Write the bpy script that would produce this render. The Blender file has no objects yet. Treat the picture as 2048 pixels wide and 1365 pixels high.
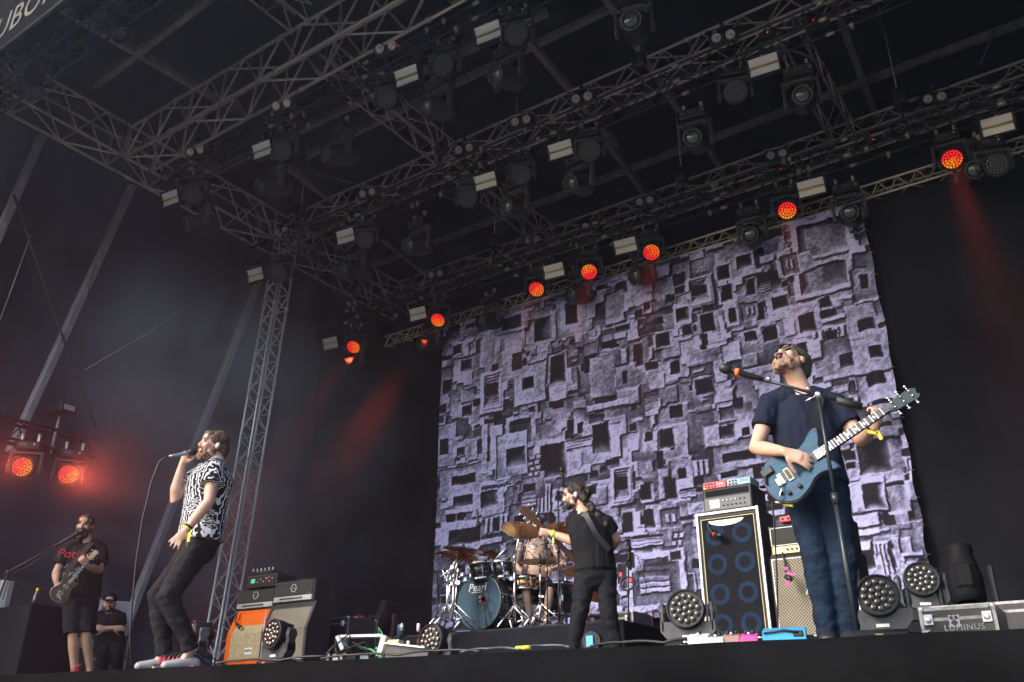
import bpy, math, random
import numpy as np
from mathutils import Vector, Matrix, noise as mnoise
random.seed(7); rng = np.random.default_rng(7)
SC = bpy.context.scene
COL = SC.collection
R_ = math.radians

# ------------------------------------------------------------------ camera
# stage floor is z = 0, X runs across the stage, Y upstage, camera in the pit in front of it
CAM = Vector((0, 0, -0.45))
YAW, PIT, ROL, FPX = 0.60822967, 0.42512038, 0.004687, 1757.3
_cy, _sy, _cp, _sp = math.cos(YAW), math.sin(YAW), math.cos(PIT), math.sin(PIT)
_fw = Vector((-_sy*_cp, _cy*_cp, _sp)); _rt = Vector((_cy, _sy, 0)); _up = _rt.cross(_fw)
CR = math.cos(ROL)*_rt + math.sin(ROL)*_up
CU = -math.sin(ROL)*_rt + math.cos(ROL)*_up
CF = _fw
cam_d = bpy.data.cameras.new('camera'); cam = bpy.data.objects.new('camera', cam_d); COL.objects.link(cam)
cam_d.sensor_width = 36.0; cam_d.lens = FPX/2048*36.0; cam_d.clip_start = 0.05; cam_d.clip_end = 500
m3 = Matrix((CR, CU, -CF)).transposed()
cam.matrix_world = Matrix.Translation(CAM) @ m3.to_4x4()
SC.camera = cam
SC.render.resolution_x, SC.render.resolution_y = 1024, 682

# ------------------------------------------------------------------ sky, sun, exposure
SUN_AZ, SUN_EL = R_(207), R_(33)          # soft daylight from behind the crowd, falling on to the stage
W = bpy.data.worlds.new('World'); SC.world = W; W.use_nodes = True
nt = W.node_tree; nt.nodes.clear()
sky = nt.nodes.new('ShaderNodeTexSky'); sky.sky_type = 'NISHITA'; sky.sun_disc = False
sky.sun_elevation = SUN_EL; sky.sun_rotation = SUN_AZ; sky.air_density = 1.0; sky.dust_density = 3.0; sky.ozone_density = 1.0
bgn = nt.nodes.new('ShaderNodeBackground'); bgn.inputs[1].default_value = 0.15
won = nt.nodes.new('ShaderNodeOutputWorld')
nt.links.new(sky.outputs[0], bgn.inputs[0]); nt.links.new(bgn.outputs[0], won.inputs[0])
sl = bpy.data.lights.new('sun', 'SUN'); sun = bpy.data.objects.new('sun', sl); COL.objects.link(sun)
sl.energy = 1.3; sl.angle = R_(16); sl.color = (1.0, 0.985, 0.965)
# sun_rotation is measured clockwise from +Y seen from above
_sd = Vector((math.sin(SUN_AZ)*math.cos(SUN_EL), math.cos(SUN_AZ)*math.cos(SUN_EL), math.sin(SUN_EL)))
sun.rotation_euler = _sd.to_track_quat('Z', 'Y').to_euler()
sun.location = _sd*40
SC.view_settings.view_transform = 'Standard'; SC.view_settings.look = 'None'
SC.view_settings.gamma = 1.0; SC.view_settings.exposure = 1.42; SC.view_settings.use_curve_mapping = False
SC.render.engine = 'CYCLES'
cy = SC.cycles
cy.use_denoising = True; cy.max_bounces = 6; cy.diffuse_bounces = 3; cy.glossy_bounces = 2
cy.transmission_bounces = 3; cy.volume_bounces = 0; cy.transparent_max_bounces = 6
cy.sample_clamp_indirect = 3.0; cy.caustics_reflective = False; cy.caustics_refractive = False

# ------------------------------------------------------------------ helpers
def ray(px, py):
    v = CR*((px-1024)/FPX) - CU*((py-682.5)/FPX) + CF
    return v.normalized()
def PD(px, py, D):
    d = ray(px, py); return CAM + d*(D/math.hypot(d.x, d.y))
def PY(px, py, Y):
    d = ray(px, py); return CAM + d*(Y/d.y)
def PX(px, py, X):
    d = ray(px, py); return CAM + d*(X/d.x)
def PZ(px, py, z):
    d = ray(px, py); return CAM + d*((z-CAM.z)/d.z)
def V(*a): return Vector(a)
def rotz(a): return Matrix.Rotation(a, 3, 'Z')
def frame_from(xd, zd):
    """3x3 with x along xd and z close to zd"""
    x = xd.normalized(); y = zd.cross(x).normalized(); z = x.cross(y)
    return Matrix((x, y, z)).transposed()
def frame_z(zd, xd=None):
    z = zd.normalized(); xd = xd or (V(1, 0, 0) if abs(z.x) < .9 else V(0, 1, 0))
    y = z.cross(xd).normalized(); x = y.cross(z)
    return Matrix((x, y, z)).transposed()

_mats = {}
def mat(name, col, rough=.6, metal=0., var=.18, scale=6., bump=0., bscale=60., emit=None, es=0., coat=0., spec=.5, sheen=0., vec=None, alpha=None, trans=0.):
    if name in _mats: return _mats[name]
    m = bpy.data.materials.new(name); m.use_nodes = True; t = m.node_tree; n = t.nodes
    b = n['Principled BSDF']; _mats[name] = m
    tc = n.new('ShaderNodeTexCoord'); mp = n.new('ShaderNodeMapping'); t.links.new(tc.outputs['Object'], mp.inputs[0])
    if vec: mp.inputs['Scale'].default_value = vec
    nz = n.new('ShaderNodeTexNoise'); nz.inputs['Scale'].default_value = scale; nz.inputs['Detail'].default_value = 5
    t.links.new(mp.outputs[0], nz.inputs['Vector'])
    rp = n.new('ShaderNodeValToRGB'); rp.color_ramp.elements[0].position = .3; rp.color_ramp.elements[1].position = .72
    c = Vector(col[:3]); lo = c*(1-var); hi = c*(1+var)
    rp.color_ramp.elements[0].color = (*lo, 1); rp.color_ramp.elements[1].color = (*[min(1, x) for x in hi], 1)
    t.links.new(nz.outputs['Fac'], rp.inputs[0]); t.links.new(rp.outputs[0], b.inputs['Base Color'])
    mr = n.new('ShaderNodeMapRange'); mr.inputs['To Min'].default_value = max(.02, rough*.82); mr.inputs['To Max'].default_value = min(1, rough*1.18)
    t.links.new(nz.outputs['Fac'], mr.inputs[0]); t.links.new(mr.outputs[0], b.inputs['Roughness'])
    b.inputs['Metallic'].default_value = metal; b.inputs['Coat Weight'].default_value = coat
    b.inputs['Specular IOR Level'].default_value = spec; b.inputs['Sheen Weight'].default_value = sheen
    b.inputs['Transmission Weight'].default_value = trans
    if emit:
        b.inputs['Emission Color'].default_value = (*emit, 1); b.inputs['Emission Strength'].default_value = es
    if bump:
        n2 = n.new('ShaderNodeTexNoise'); n2.inputs['Scale'].default_value = bscale; n2.inputs['Detail'].default_value = 4
        t.links.new(mp.outputs[0], n2.inputs['Vector'])
        bm = n.new('ShaderNodeBump'); bm.inputs['Strength'].default_value = bump; bm.inputs['Distance'].default_value = .01
        t.links.new(n2.outputs['Fac'], bm.inputs['Height']); t.links.new(bm.outputs[0], b.inputs['Normal'])
    return m

def setp(o, label=None, cat=None, group=None, kind=None):
    if label: o['label'] = label
    if cat: o['category'] = cat
    if group: o['group'] = group
    if kind: o['kind'] = kind
    return o
def empty(name, loc, label=None, cat=None, group=None, M=None):
    o = bpy.data.objects.new(name, None); COL.objects.link(o); o.empty_display_size = .1
    mw = (M.to_4x4() if M else Matrix.Identity(4)); o.matrix_world = Matrix.Translation(loc) @ mw
    return setp(o, label, cat, group)
def child(o, parent):
    o.parent = parent; return o
def copy_tree(o, parent=None):
    c = o.copy(); COL.objects.link(c); c.parent = parent
    if parent: c.matrix_parent_inverse = o.matrix_parent_inverse.copy()
    for ch in o.children: copy_tree(ch, c)
    return c

class MB:
    def __init__(s): s.v = []; s.f = []; s.mi = []; s.T = Matrix.Identity(4); s.m = 0; s.sm = []
    def add(s, vs, fs, smooth=False):
        o = len(s.v)
        for p in vs: s.v.append(tuple(s.T @ Vector(p)))
        for f in fs: s.f.append([i+o for i in f]); s.mi.append(s.m); s.sm.append(smooth)
        return s
    def box(s, c, d, M=None, bev=0.):
        x, y, z = [k/2 for k in d]; c = Vector(c); M = M or Matrix.Identity(3)
        if bev and min(x, y, z) > bev*1.05:
            b = bev; vs = []; 
            # chamfered box: 24 verts
            idx = {}
            for sx in (-1, 1):
                for sy in (-1, 1):
                    for sz in (-1, 1):
                        for ax in range(3):
                            p = [sx*(x-b), sy*(y-b), sz*(z-b)]; p[ax] = (sx*x, sy*y, sz*z)[ax]
                            idx[(sx, sy, sz, ax)] = len(vs); vs.append(c + M @ Vector(p))
            fs = []
            for ax in range(3):
                o1, o2 = (ax+1) % 3, (ax+2) % 3
                for sg in (-1, 1):
                    q = []
                    for a, b2 in ((-1, -1), (1, -1), (1, 1), (-1, 1)):
                        k = [0, 0, 0]; k[ax] = sg; k[o1] = a; k[o2] = b2; q.append(idx[(*k, ax)])
                    fs.append(q if sg > 0 else q[::-1])
            for ax in range(3):   # edges along ax
                o1, o2 = (ax+1) % 3, (ax+2) % 3
                for a in (-1, 1):
                    for b2 in (-1, 1):
                        q = []
                        for sg, which in ((-1, o1), (1, o1), (1, o2), (-1, o2)):
                            k = [0, 0, 0]; k[ax] = sg; k[o1] = a; k[o2] = b2; q.append(idx[(*k, which)])
                        fs.append(q if a*b2 < 0 else q[::-1])
            for sx in (-1, 1):
                for sy in (-1, 1):
                    for sz in (-1, 1):
                        q = [idx[(sx, sy, sz, 0)], idx[(sx, sy, sz, 1)], idx[(sx, sy, sz, 2)]]
                        fs.append(q if sx*sy*sz > 0 else q[::-1])
            return s.add(vs, fs)
        vs = [c + M @ V(a*x, b*y, e*z) for a in (-1, 1) for b in (-1, 1) for e in (-1, 1)]
        return s.add(vs, [(0, 1, 3, 2), (4, 6, 7, 5), (0, 4, 5, 1), (2, 3, 7, 6), (0, 2, 6, 4), (1, 5, 7, 3)])
    def tube(s, pts, rad, n=8, cap=True, smooth=True):
        pts = [Vector(p) for p in pts]; k = len(pts)
        if not hasattr(rad, '__len__'): rad = [rad]*k
        t0 = (pts[1]-pts[0]).normalized(); u = t0.orthogonal().normalized(); vs = []; fs = []
        for i, p in enumerate(pts):
            t = (pts[min(i+1, k-1)]-pts[max(i-1, 0)]).normalized()
            u = (u - t*u.dot(t)).normalized(); w = t.cross(u)
            for j in range(n):
                a = 2*math.pi*j/n; vs.append(p + (u*math.cos(a)+w*math.sin(a))*rad[i])
        for i in range(k-1):
            for j in range(n):
                a = i*n+j; b = i*n+(j+1) % n; fs.append((a, b, b+n, a+n))
        s.add(vs, fs, smooth)
        if cap:
            o = len(s.v)-len(vs)
            s.f.append([o+j for j in range(n)][::-1]); s.mi.append(s.m); s.sm.append(False)
            s.f.append([o+(k-1)*n+j for j in range(n)]); s.mi.append(s.m); s.sm.append(False)
        return s
    def lathe(s, prof, c, M=None, n=20, smooth=True, cap=True):
        """prof: list of (r, h) along local z"""
        c = Vector(c); M = M or Matrix.Identity(3); vs = []; fs = []; k = len(prof)
        for r, h in prof:
            for j in range(n):
                a = 2*math.pi*j/n; vs.append(c + M @ V(r*math.cos(a), r*math.sin(a), h))
        for i in range(k-1):
            for j in range(n):
                a = i*n+j; b = i*n+(j+1) % n; fs.append((a, b, b+n, a+n))
        s.add(vs, fs, smooth); o = len(s.v)-len(vs)
        if cap and prof[0][0] > 1e-5 and not (prof[1][0] < 1e-5 and prof[1][1] == prof[0][1]): s.f.append([o+j for j in range(n)][::-1]); s.mi.append(s.m); s.sm.append(False)
        if cap and prof[-1][0] > 1e-5 and not (prof[-2][0] < 1e-5 and prof[-2][1] == prof[-1][1]): s.f.append([o+(k-1)*n+j for j in range(n)]); s.mi.append(s.m); s.sm.append(False)
        return s
    def ell(s, c, r, M=None, nu=10, nv=7):
        c = Vector(c); M = M or Matrix.Identity(3)
        if not hasattr(r, '__len__'): r = (r, r, r)
        vs = [c + M @ V(0, 0, -r[2])]
        for i in range(1, nv):
            t = -math.pi/2+math.pi*i/nv
            for j in range(nu):
                a = 2*math.pi*j/nu; vs.append(c + M @ V(r[0]*math.cos(t)*math.cos(a), r[1]*math.cos(t)*math.sin(a), r[2]*math.sin(t)))
        vs.append(c + M @ V(0, 0, r[2])); fs = []; L = len(vs)-1
        for j in range(nu): fs.append((0, 1+(j+1) % nu, 1+j))
        for i in range(nv-2):
            for j in range(nu):
                a = 1+i*nu+j; b = 1+i*nu+(j+1) % nu; fs.append((a, b, b+nu, a+nu))
        for j in range(nu): fs.append((L, L-nu+j, L-nu+(j+1) % nu))
        return s.add(vs, fs, True)
    def prism(s, poly, h, M=None, c=(0, 0, 0), bev=0.):
        """poly: 2D ccw outline in local xy, extruded from z=0 to h"""
        M = M or Matrix.Identity(3); c = Vector(c); n = len(poly)
        if bev:
            cx = sum(p[0] for p in poly)/n; cyy = sum(p[1] for p in poly)/n
            def inset(k):
                out = []
                for i in range(n):
                    p0 = Vector(poly[i-1]); p1 = Vector(poly[i]); p2 = Vector(poly[(i+1) % n])
                    d = ((p2-p0).normalized()); out.append((p1.x-d.y*k, p1.y+d.x*k))
                return out
            lv = [(inset(bev), 0), (poly, bev), (poly, h-bev), (inset(bev), h)]
        else: lv = [(poly, 0), (poly, h)]
        vs = [c + M @ V(p[0], p[1], z) for pl, z in lv for p in pl]; fs = []
        for i in range(len(lv)-1):
            for j in range(n):
                a = i*n+j; b = i*n+(j+1) % n; fs.append((a, b, b+n, a+n))
        fs.append(list(range(n))[::-1]); fs.append([(len(lv)-1)*n+j for j in range(n)])
        return s.add(vs, fs)
    def elltube(s, pts, rad, side, n=14, cap=True):
        """elliptical loft: rad = [(ra, rb)], ra along side"""
        pts = [Vector(p) for p in pts]; k = len(pts); vs = []; fs = []
        ring = []
        def put(p, t, ra, rb):
            u = (side - t*side.dot(t)).normalized(); w = t.cross(u)
            for j in range(n):
                a = 2*math.pi*j/n; vs.append(p+u*math.cos(a)*ra+w*math.sin(a)*rb)
        t0 = (pts[1]-pts[0]).normalized(); t1 = (pts[-1]-pts[-2]).normalized()
        if cap:
            ra, rb = rad[0]; e = min(ra, rb)*.8
            put(pts[0]-t0*e, t0, ra*.25, rb*.25); put(pts[0]-t0*e*.6, t0, ra*.75, rb*.75)
        for i, p in enumerate(pts):
            t = (pts[min(i+1, k-1)]-pts[max(i-1, 0)]).normalized(); put(p, t, *rad[i])
        if cap:
            ra, rb = rad[-1]; e = min(ra, rb)*.8
            put(pts[-1]+t1*e*.6, t1, ra*.75, rb*.75); put(pts[-1]+t1*e, t1, ra*.25, rb*.25)
        kk = len(vs)//n
        for i in range(kk-1):
            for j in range(n):
                a = i*n+j; b = i*n+(j+1) % n; fs.append((a, b, b+n, a+n))
        fs.append(list(range(n))[::-1]); fs.append([(kk-1)*n+j for j in range(n)])
        return s.add(vs, fs, True)
    def mesh(s, name, mats):
        me = bpy.data.meshes.new(name); me.from_pydata(s.v, [], s.f)
        for m in (mats if isinstance(mats, (list, tuple)) else [mats]): me.materials.append(m)
        me.polygons.foreach_set('material_index', s.mi); me.polygons.foreach_set('use_smooth', s.sm)
        me.update(); return me
    def build(s, name, mats, parent=None):
        o = bpy.data.objects.new(name, s.mesh(name, mats)); COL.objects.link(o)
        if parent: o.parent = parent
        return o

def world_child(o, parent):
    """mesh given in world coords, parented keeping its place"""
    o.parent = parent; o.matrix_parent_inverse = parent.matrix_world.inverted(); return o

def text(body, size, loc, M, mt, parent, name='lettering', ext=.001, font_shear=0., align='CENTER', world=False, spacing=1., sx=1.):
    cu = bpy.data.curves.new(name, 'FONT'); cu.body = body; cu.size = size; cu.align_x = align; cu.align_y = 'CENTER'
    cu.extrude = ext; cu.shear = font_shear; cu.space_character = spacing; cu.resolution_u = 3
    o = bpy.data.objects.new(name, cu); COL.objects.link(o)
    dg = bpy.context.evaluated_depsgraph_get(); me = bpy.data.meshes.new_from_object(o.evaluated_get(dg))
    bpy.data.objects.remove(o); bpy.data.curves.remove(cu)
    me.materials.clear(); me.materials.append(mt)
    ob = bpy.data.objects.new(name, me); COL.objects.link(ob)
    mw = Matrix.Translation(loc) @ M.to_4x4() @ Matrix.Diagonal((sx, 1, 1, 1))
    if parent:
        ob.parent = parent
        if world: ob.matrix_parent_inverse = parent.matrix_world.inverted()
    ob.matrix_basis = mw
    return ob

# ------------------------------------------------------------------ materials
BLK = mat('black_cloth', (.015, .016, .0205), .9, spec=.0, bump=.25, bscale=40, scale=1.2, var=.3)
WALLC = mat('grey_black_tarp', (.046, .054, .074), .75, spec=.0, bump=.3, bscale=3, scale=.6, var=.35)
ROOFC = mat('black_roof_sheet', (.007, .007, .008), .8, spec=.0, bump=.4, bscale=2.5, scale=.7, var=.3)
SKIRT = mat('stage_skirt_cloth', (.0065, .0067, .0072), .9, spec=.0, bump=.3, bscale=18, scale=1.5, var=.3)
DECK = mat('stage_deck_paint', (.02, .02, .021), .6, bump=.2, bscale=30, var=.3)
GROUND = mat('pit_ground', (.20, .198, .188), .95, bump=.6, bscale=12, scale=1.5, var=.4)
ALU = mat('dull_aluminium', (.55, .485, .41), .33, .6, var=.25, scale=9, bump=.1, bscale=80)
ALUB = mat('bright_aluminium', (.74, .75, .78), .35, .5, var=.18, scale=9)
GREYP = mat('grey_painted_pole', (.34, .34, .37), .5, .3, var=.2, scale=4)
BEAM = mat('weathered_roof_beam', (.27, .24, .20), .6, .3, var=.35, scale=5)
MATB = mat('matt_black_casting', (.007, .007, .008), .7, spec=.12, var=.2)
CASEA = mat('worn_case_edging', (.26, .26, .27), .45, .6, var=.4, scale=20)
BLKM = mat('black_metal', (.022, .022, .024), .45, .4, var=.3)
BLKT = mat('black_truss_paint', (.028, .028, .03), .42, .5, var=.4, scale=14)
BLKP = mat('black_plastic', (.015, .0155, .018), .5, spec=.3, var=.3, scale=20, bump=.05, bscale=200)
GRYP = mat('dark_grey_plastic', (.05, .054, .062), .4, var=.25, scale=20)
CHR = mat('chrome', (.82, .82, .84), .13, 1., var=.06)
GLASS = mat('lens_glass', (.035, .06, .065), .12, .0, var=.3, coat=.25, spec=.4)
LENSD = mat('grey_lens', (.13, .155, .15), .10, .3, var=.3, coat=1., scale=40)
LENSW = mat('pale_lens', (.085, .078, .066), .16, .2, var=.25, coat=1., scale=60)
REFW = mat('silver_reflector', (.92, .91, .89), .4, .0, var=.1, scale=14, vec=(1, 8, 8))
TUBEY = mat('yellow_flash_tube', (.72, .62, .12), .35, var=.2)
BLIND = mat('blinder_lamp', (.82, .76, .68), .25, .25, var=.15, scale=50)
LR = mat('red_lit_lens', (.5, .02, .02), .3, emit=(1, .012, .02), es=.42)
LO = mat('orange_lit_lens', (.5, .15, .02), .3, emit=(1, .13, .004), es=.40)
LY = mat('amber_lit_lens', (.5, .3, .02), .3, emit=(1, .30, .008), es=.38)
LED_R = mat('red_indicator', (.5, .02, .01), .3, emit=(1, .05, .02), es=.6)
LED_G = mat('green_indicator', (.1, .5, .02), .3, emit=(.4, 1, .05), es=.3)
WHT = mat('white_paint', (.75, .75, .74), .5, var=.1)
YEL = mat('yellow_tape', (.75, .62, .03), .6, var=.1)
BLUS = mat('blue_strap', (.03, .13, .24), .7, var=.2)
RUB = mat('black_rubber_cable', (.014, .014, .015), .55, var=.2)
# ------------------------------------------------------------------ setting
g = MB(); g.add([(-34, -26, -1.9), (26, -26, -1.9), (26, 30, -1.9), (-34, 30, -1.9)], [(0, 1, 2, 3)])
setp(g.build('ground', GROUND), kind='structure')

# stage platform: deck with a cloth skirt; the front edge runs slightly skew to the trusses
EDGE = [PZ(-150, 1360.8, 0), PZ(500, 1331.7, 0), PZ(1000, 1310, 0), PZ(1500, 1288, 0), PZ(2048, 1262.5, 0)]
dx = EDGE[-1]-EDGE[-2]; EDGE.append(EDGE[-1]+dx.normalized()*6.0)
e0 = EDGE[0]+(EDGE[0]-EDGE[1]).normalized()*1.0; e0.x = max(e0.x, -13.3); EDGE[0] = e0
stage = empty('stage_platform', (0, 8, -1.9), 'black stage platform with a cloth-skirted front edge', 'stage')
d = MB(); n = len(EDGE)
top = [tuple(p) for p in EDGE]; back = [(EDGE[-1].x, 14.4, 0), (EDGE[0].x, 14.4, 0)]
vs = top+back; vs2 = [(x, y, -.12) for x, y, z in vs]; k = len(vs)
d.add(vs+vs2, [list(range(k)), list(range(2*k-1, k-1, -1))]+[(i, i+k, (i+1) % k+k, (i+1) % k) for i in range(k)])
world_child(d.build('deck', DECK), stage)
# skirt: wrinkled sheet hung from the lip, slightly proud of the edge
sk = MB(); nu, nv = 260, 14; vs = []
def edge_at(t):
    L = [(EDGE[i+1]-EDGE[i]).length for i in range(n-1)]; tot = sum(L); s = t*tot
    for i in range(n-1):
        if s <= L[i] or i == n-2: return EDGE[i].lerp(EDGE[i+1], s/L[i])
        s -= L[i]
for i in range(nu+1):
    p = edge_at(i/nu)
    for j in range(nv+1):
        w = j/nv
        q = V(p.x*.9, w*3.0, 2.0); fold = mnoise.noise(V(p.x*1.7, w*1.1, 0))*.035+mnoise.noise(V(p.x*5, w*3, 4))*.012
        lip = .012+.006*mnoise.noise(V(p.x*1.3, 9, 0))
        if j == 0: vs.append((p.x, p.y+.12, lip))
        elif j == 1: vs.append((p.x, p.y-.004, lip+.004*mnoise.noise(V(p.x*4, 2, 0))))
        else: vs.append((p.x, p.y-.03-abs(fold)*(w+.2), -.01-(w-.07)*2.0*.94))
fs = [(i*(nv+1)+j, i*(nv+1)+j+1, (i+1)*(nv+1)+j+1, (i+1)*(nv+1)+j) for i in range(nu) for j in range(nv)]
sk.add(vs, fs, True); world_child(sk.build('skirt', SKIRT), stage)

def drape(name, A, B, z0, z1, mt, label, fold=.05, freq=5., nu=160, nv=24, seed=0., sag=.0, parent=None):
    """hanging cloth from A to B (xy), pleated"""
    A = Vector(A); B = Vector(B); dr = (B-A); L = dr.length; dr.normalize(); nr = V(-dr.y, dr.x, 0); vs = []
    for i in range(nu+1):
        u = i/nu*L
        for j in range(nv+1):
            w = j/nv; z = z1+(z0-z1)*w
            f = fold*(math.sin(u*freq+2.2*mnoise.noise(V(u*.7, w*.7, seed)))*(.5+.5*w)+1.1*mnoise.noise(V(u*1.3, w*1.6, seed+5))) 
            p = A+dr*u+nr*f; vs.append((p.x, p.y, z))
    m = MB(); m.add(vs, [(i*(nv+1)+j, i*(nv+1)+j+1, (i+1)*(nv+1)+j+1, (i+1)*(nv+1)+j) for i in range(nu) for j in range(nv)], True)
    o = m.build(name, mt, parent)
    if label: setp(o, label, 'curtain')
    return o
drape('side_wall_tarp', (-13.9, -4.6, 0), (-13.7, 14.6, 0), -.02, 10.2, WALLC, 'grey-black tarpaulin wall closing the side behind the slanted poles', .16, 1.3, 190, 40, 1.)  # real wall upstage; unseen stretch forward of the stage added to block the sun
drape('side_wall_tarp', (4.6, 14.6, 0), (4.6, 4.2, 0), -1.85, 10.2, BLK, 'unseen black cloth wall added by the flight case to block side light', .12, 1.6, 80, 20, 3.)  # out of view, added to keep daylight from entering on this side
drape('rear_wall_tarp', (-13.8, 14.5, 0), (4.7, 14.5, 0), -.02, 10.2, BLK, 'plain black tarpaulin closing the stage behind the curtains', .12, 1.2, 120, 20, 7.)
BY = 12.05
lx0 = PY(604, 1040, BY+.12).x; lx1 = PY(884, 672, BY+.12).x
drape('black_curtain', (lx0, BY+.15, 0), (lx1+.55, BY+.15, 0), .0, 6.95, BLK, 'tall black curtain between the lattice tower and the printed backdrop', .035, 6., 90, 20, 11.)
rx0 = PY(1725, 420, BY).x
drape('black_curtain', (rx0-.5, BY+.15, 0), (4.2, BY+.15, 0), .0, 6.95, BLK, 'tall black curtain behind the flight case beside the printed backdrop', .05, 4., 110, 20, 17.)
drape('black_curtain', (lx1+.4, BY+.4, 0), (rx0-.3, BY+.4, 0), .0, 6.8, BLK, 'black curtain showing under the lower edge of the printed backdrop', .05, 5., 110, 20, 23.)

# roof: black sheet with beams under it, open to the crowd
roof = empty('stage_roof', (-4, 8, 10.3), 'black sheet stage roof carried on weathered metal beams', 'roof')
rm = MB(); vs = []; nu, nv = 60, 40
for i in range(nu+1):
    for j in range(nv+1):
        x = -14.2+i/nu*19.2; y = 2.9+j/nv*11.9
        vs.append((x, y, 10.15+.12*mnoise.noise(V(x*.5, y*.35, 3))+.05*math.sin(y*2.1)))
rm.add(vs, [(i*(nv+1)+j, i*(nv+1)+j+1, (i+1)*(nv+1)+j+1, (i+1)*(nv+1)+j) for i in range(nu) for j in range(nv)], True)
world_child(rm.build('roof_sheet', ROOFC), roof)
def beam_px(a, b, z, w, h, ext=(0, 0)):
    A = PZ(*a, z); B = PZ(*b, z); dr = (B-A).normalized(); A = A-dr*ext[0]; B = B+dr*ext[1]
    m = MB(); m.box((A+B)/2, ((B-A).length, w, h), frame_from(dr, V(0, 0, 1)))
    world_child(m.build('roof_beam', BEAM), roof)
    for t in range(int((B-A).length/1.1)):
        pass
for a, b, ext in (((859, 489), (1845, 120), (3.2, 2.)), ((1040, 105), (1225, 15), (5, 3)), ((600, 262), (750, 190), (3, 3.5))):
    beam_px(a, b, 9.75, .09, .12, ext)
for a, b, ext in (((1056, 79), (1151, 192), (.8, 1.6)), ((1205, 270), (1259, 345), (.2, 1.5)), ((1215, 0), (1313, 151), (1.5, 1.)), ((1692, 69), (1752, 235), (1.5, 3.0)), ((1420, 300), (1450, 350), (.2, 3)), ((590, 345), (690, 420), (1., .6)), ((755, 470), (850, 545), (.3, .5)), ((300, 120), (420, 190), (2., .5)), ((270, 110), (205, 160), (2., .2))):
    beam_px(a, b, 9.62, .10, .13, ext)
# blue lashing straps up among the beams
for a, b in (((620, 347), (705, 367)), ((808, 515), (895, 530)), ((1323, 100), (1345, 137)), ((1371, 75), (1395, 113)), ((985, 245), (1013, 273)), ((1034, 195), (1034, 235)), ((873, 385), (1000, 440)), ((1990, 60), (1960, 130))):
    m = MB(); m.box((0, 0, 0), (1, .028, .004)); A = PZ(*a, 9.5); B = PZ(*b, 9.4)
    m.T = Matrix.Translation((A+B)/2) @ frame_from(B-A, V(0, -.6, -1)).to_4x4() @ Matrix.Diagonal(((B-A).length, 1, 1, 1)); m2 = MB(); m2.T = m.T; m2.box((0, 0, 0), (1, .035, .006))
    world_child(m2.build('lashing_strap', BLUS), roof)

# grey poles of the side wall
for i, (a, b, lb) in enumerate((((265, 372), (20, 905), 'long slanted grey wall pole rising behind the bearded guitarist'), ((525, 545), (245, 1270), 'long slanted grey wall pole rising behind the singer'), ((85, 270), (-60, 600), 'slanted grey wall pole standing highest, under the side truss'))):
    A = PX(*a, -13.45); B = PX(*b, -13.45); dr = (A-B).normalized()
    p = empty('wall_pole', B, lb, 'pole', 'poles of the side wall')
    m = MB(); m.box((A+B)/2, ((A-B).length, .11, .14), frame_from(dr, V(1, 0, 0)), .008); world_child(m.build('pole_profile', GREYP), p)
    m = MB()
    for t in (.2, .42, .66, .88): m.box(B.lerp(A, t)+V(.076, 0, 0), (.10, .02, .012), frame_from(dr, V(1, 0, 0)))
    world_child(setp(m.build('joint_plates', ALU), kind='stuff'), p)

for i, (a, b, lb) in enumerate((((28, 390), (192, 855), 'thin dark guy rope crossing the tall grey wall pole'), ((62, 470), (0, 640), 'thin pale guy wire beside the highest wall pole'), ((395, 600), (170, 740), 'faint guy wire strung along the tarpaulin wall'))):
    A = PX(*a, -13.2); B = PX(*b, -13.2); m = MB(); m.tube([A, A.lerp(B, .5)-V(0, 0, .05), B], .022 if i == 0 else .008, 6); setp(m.build('guy_rope', RUB if i == 0 else GREYP), lb, 'rope')
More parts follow.
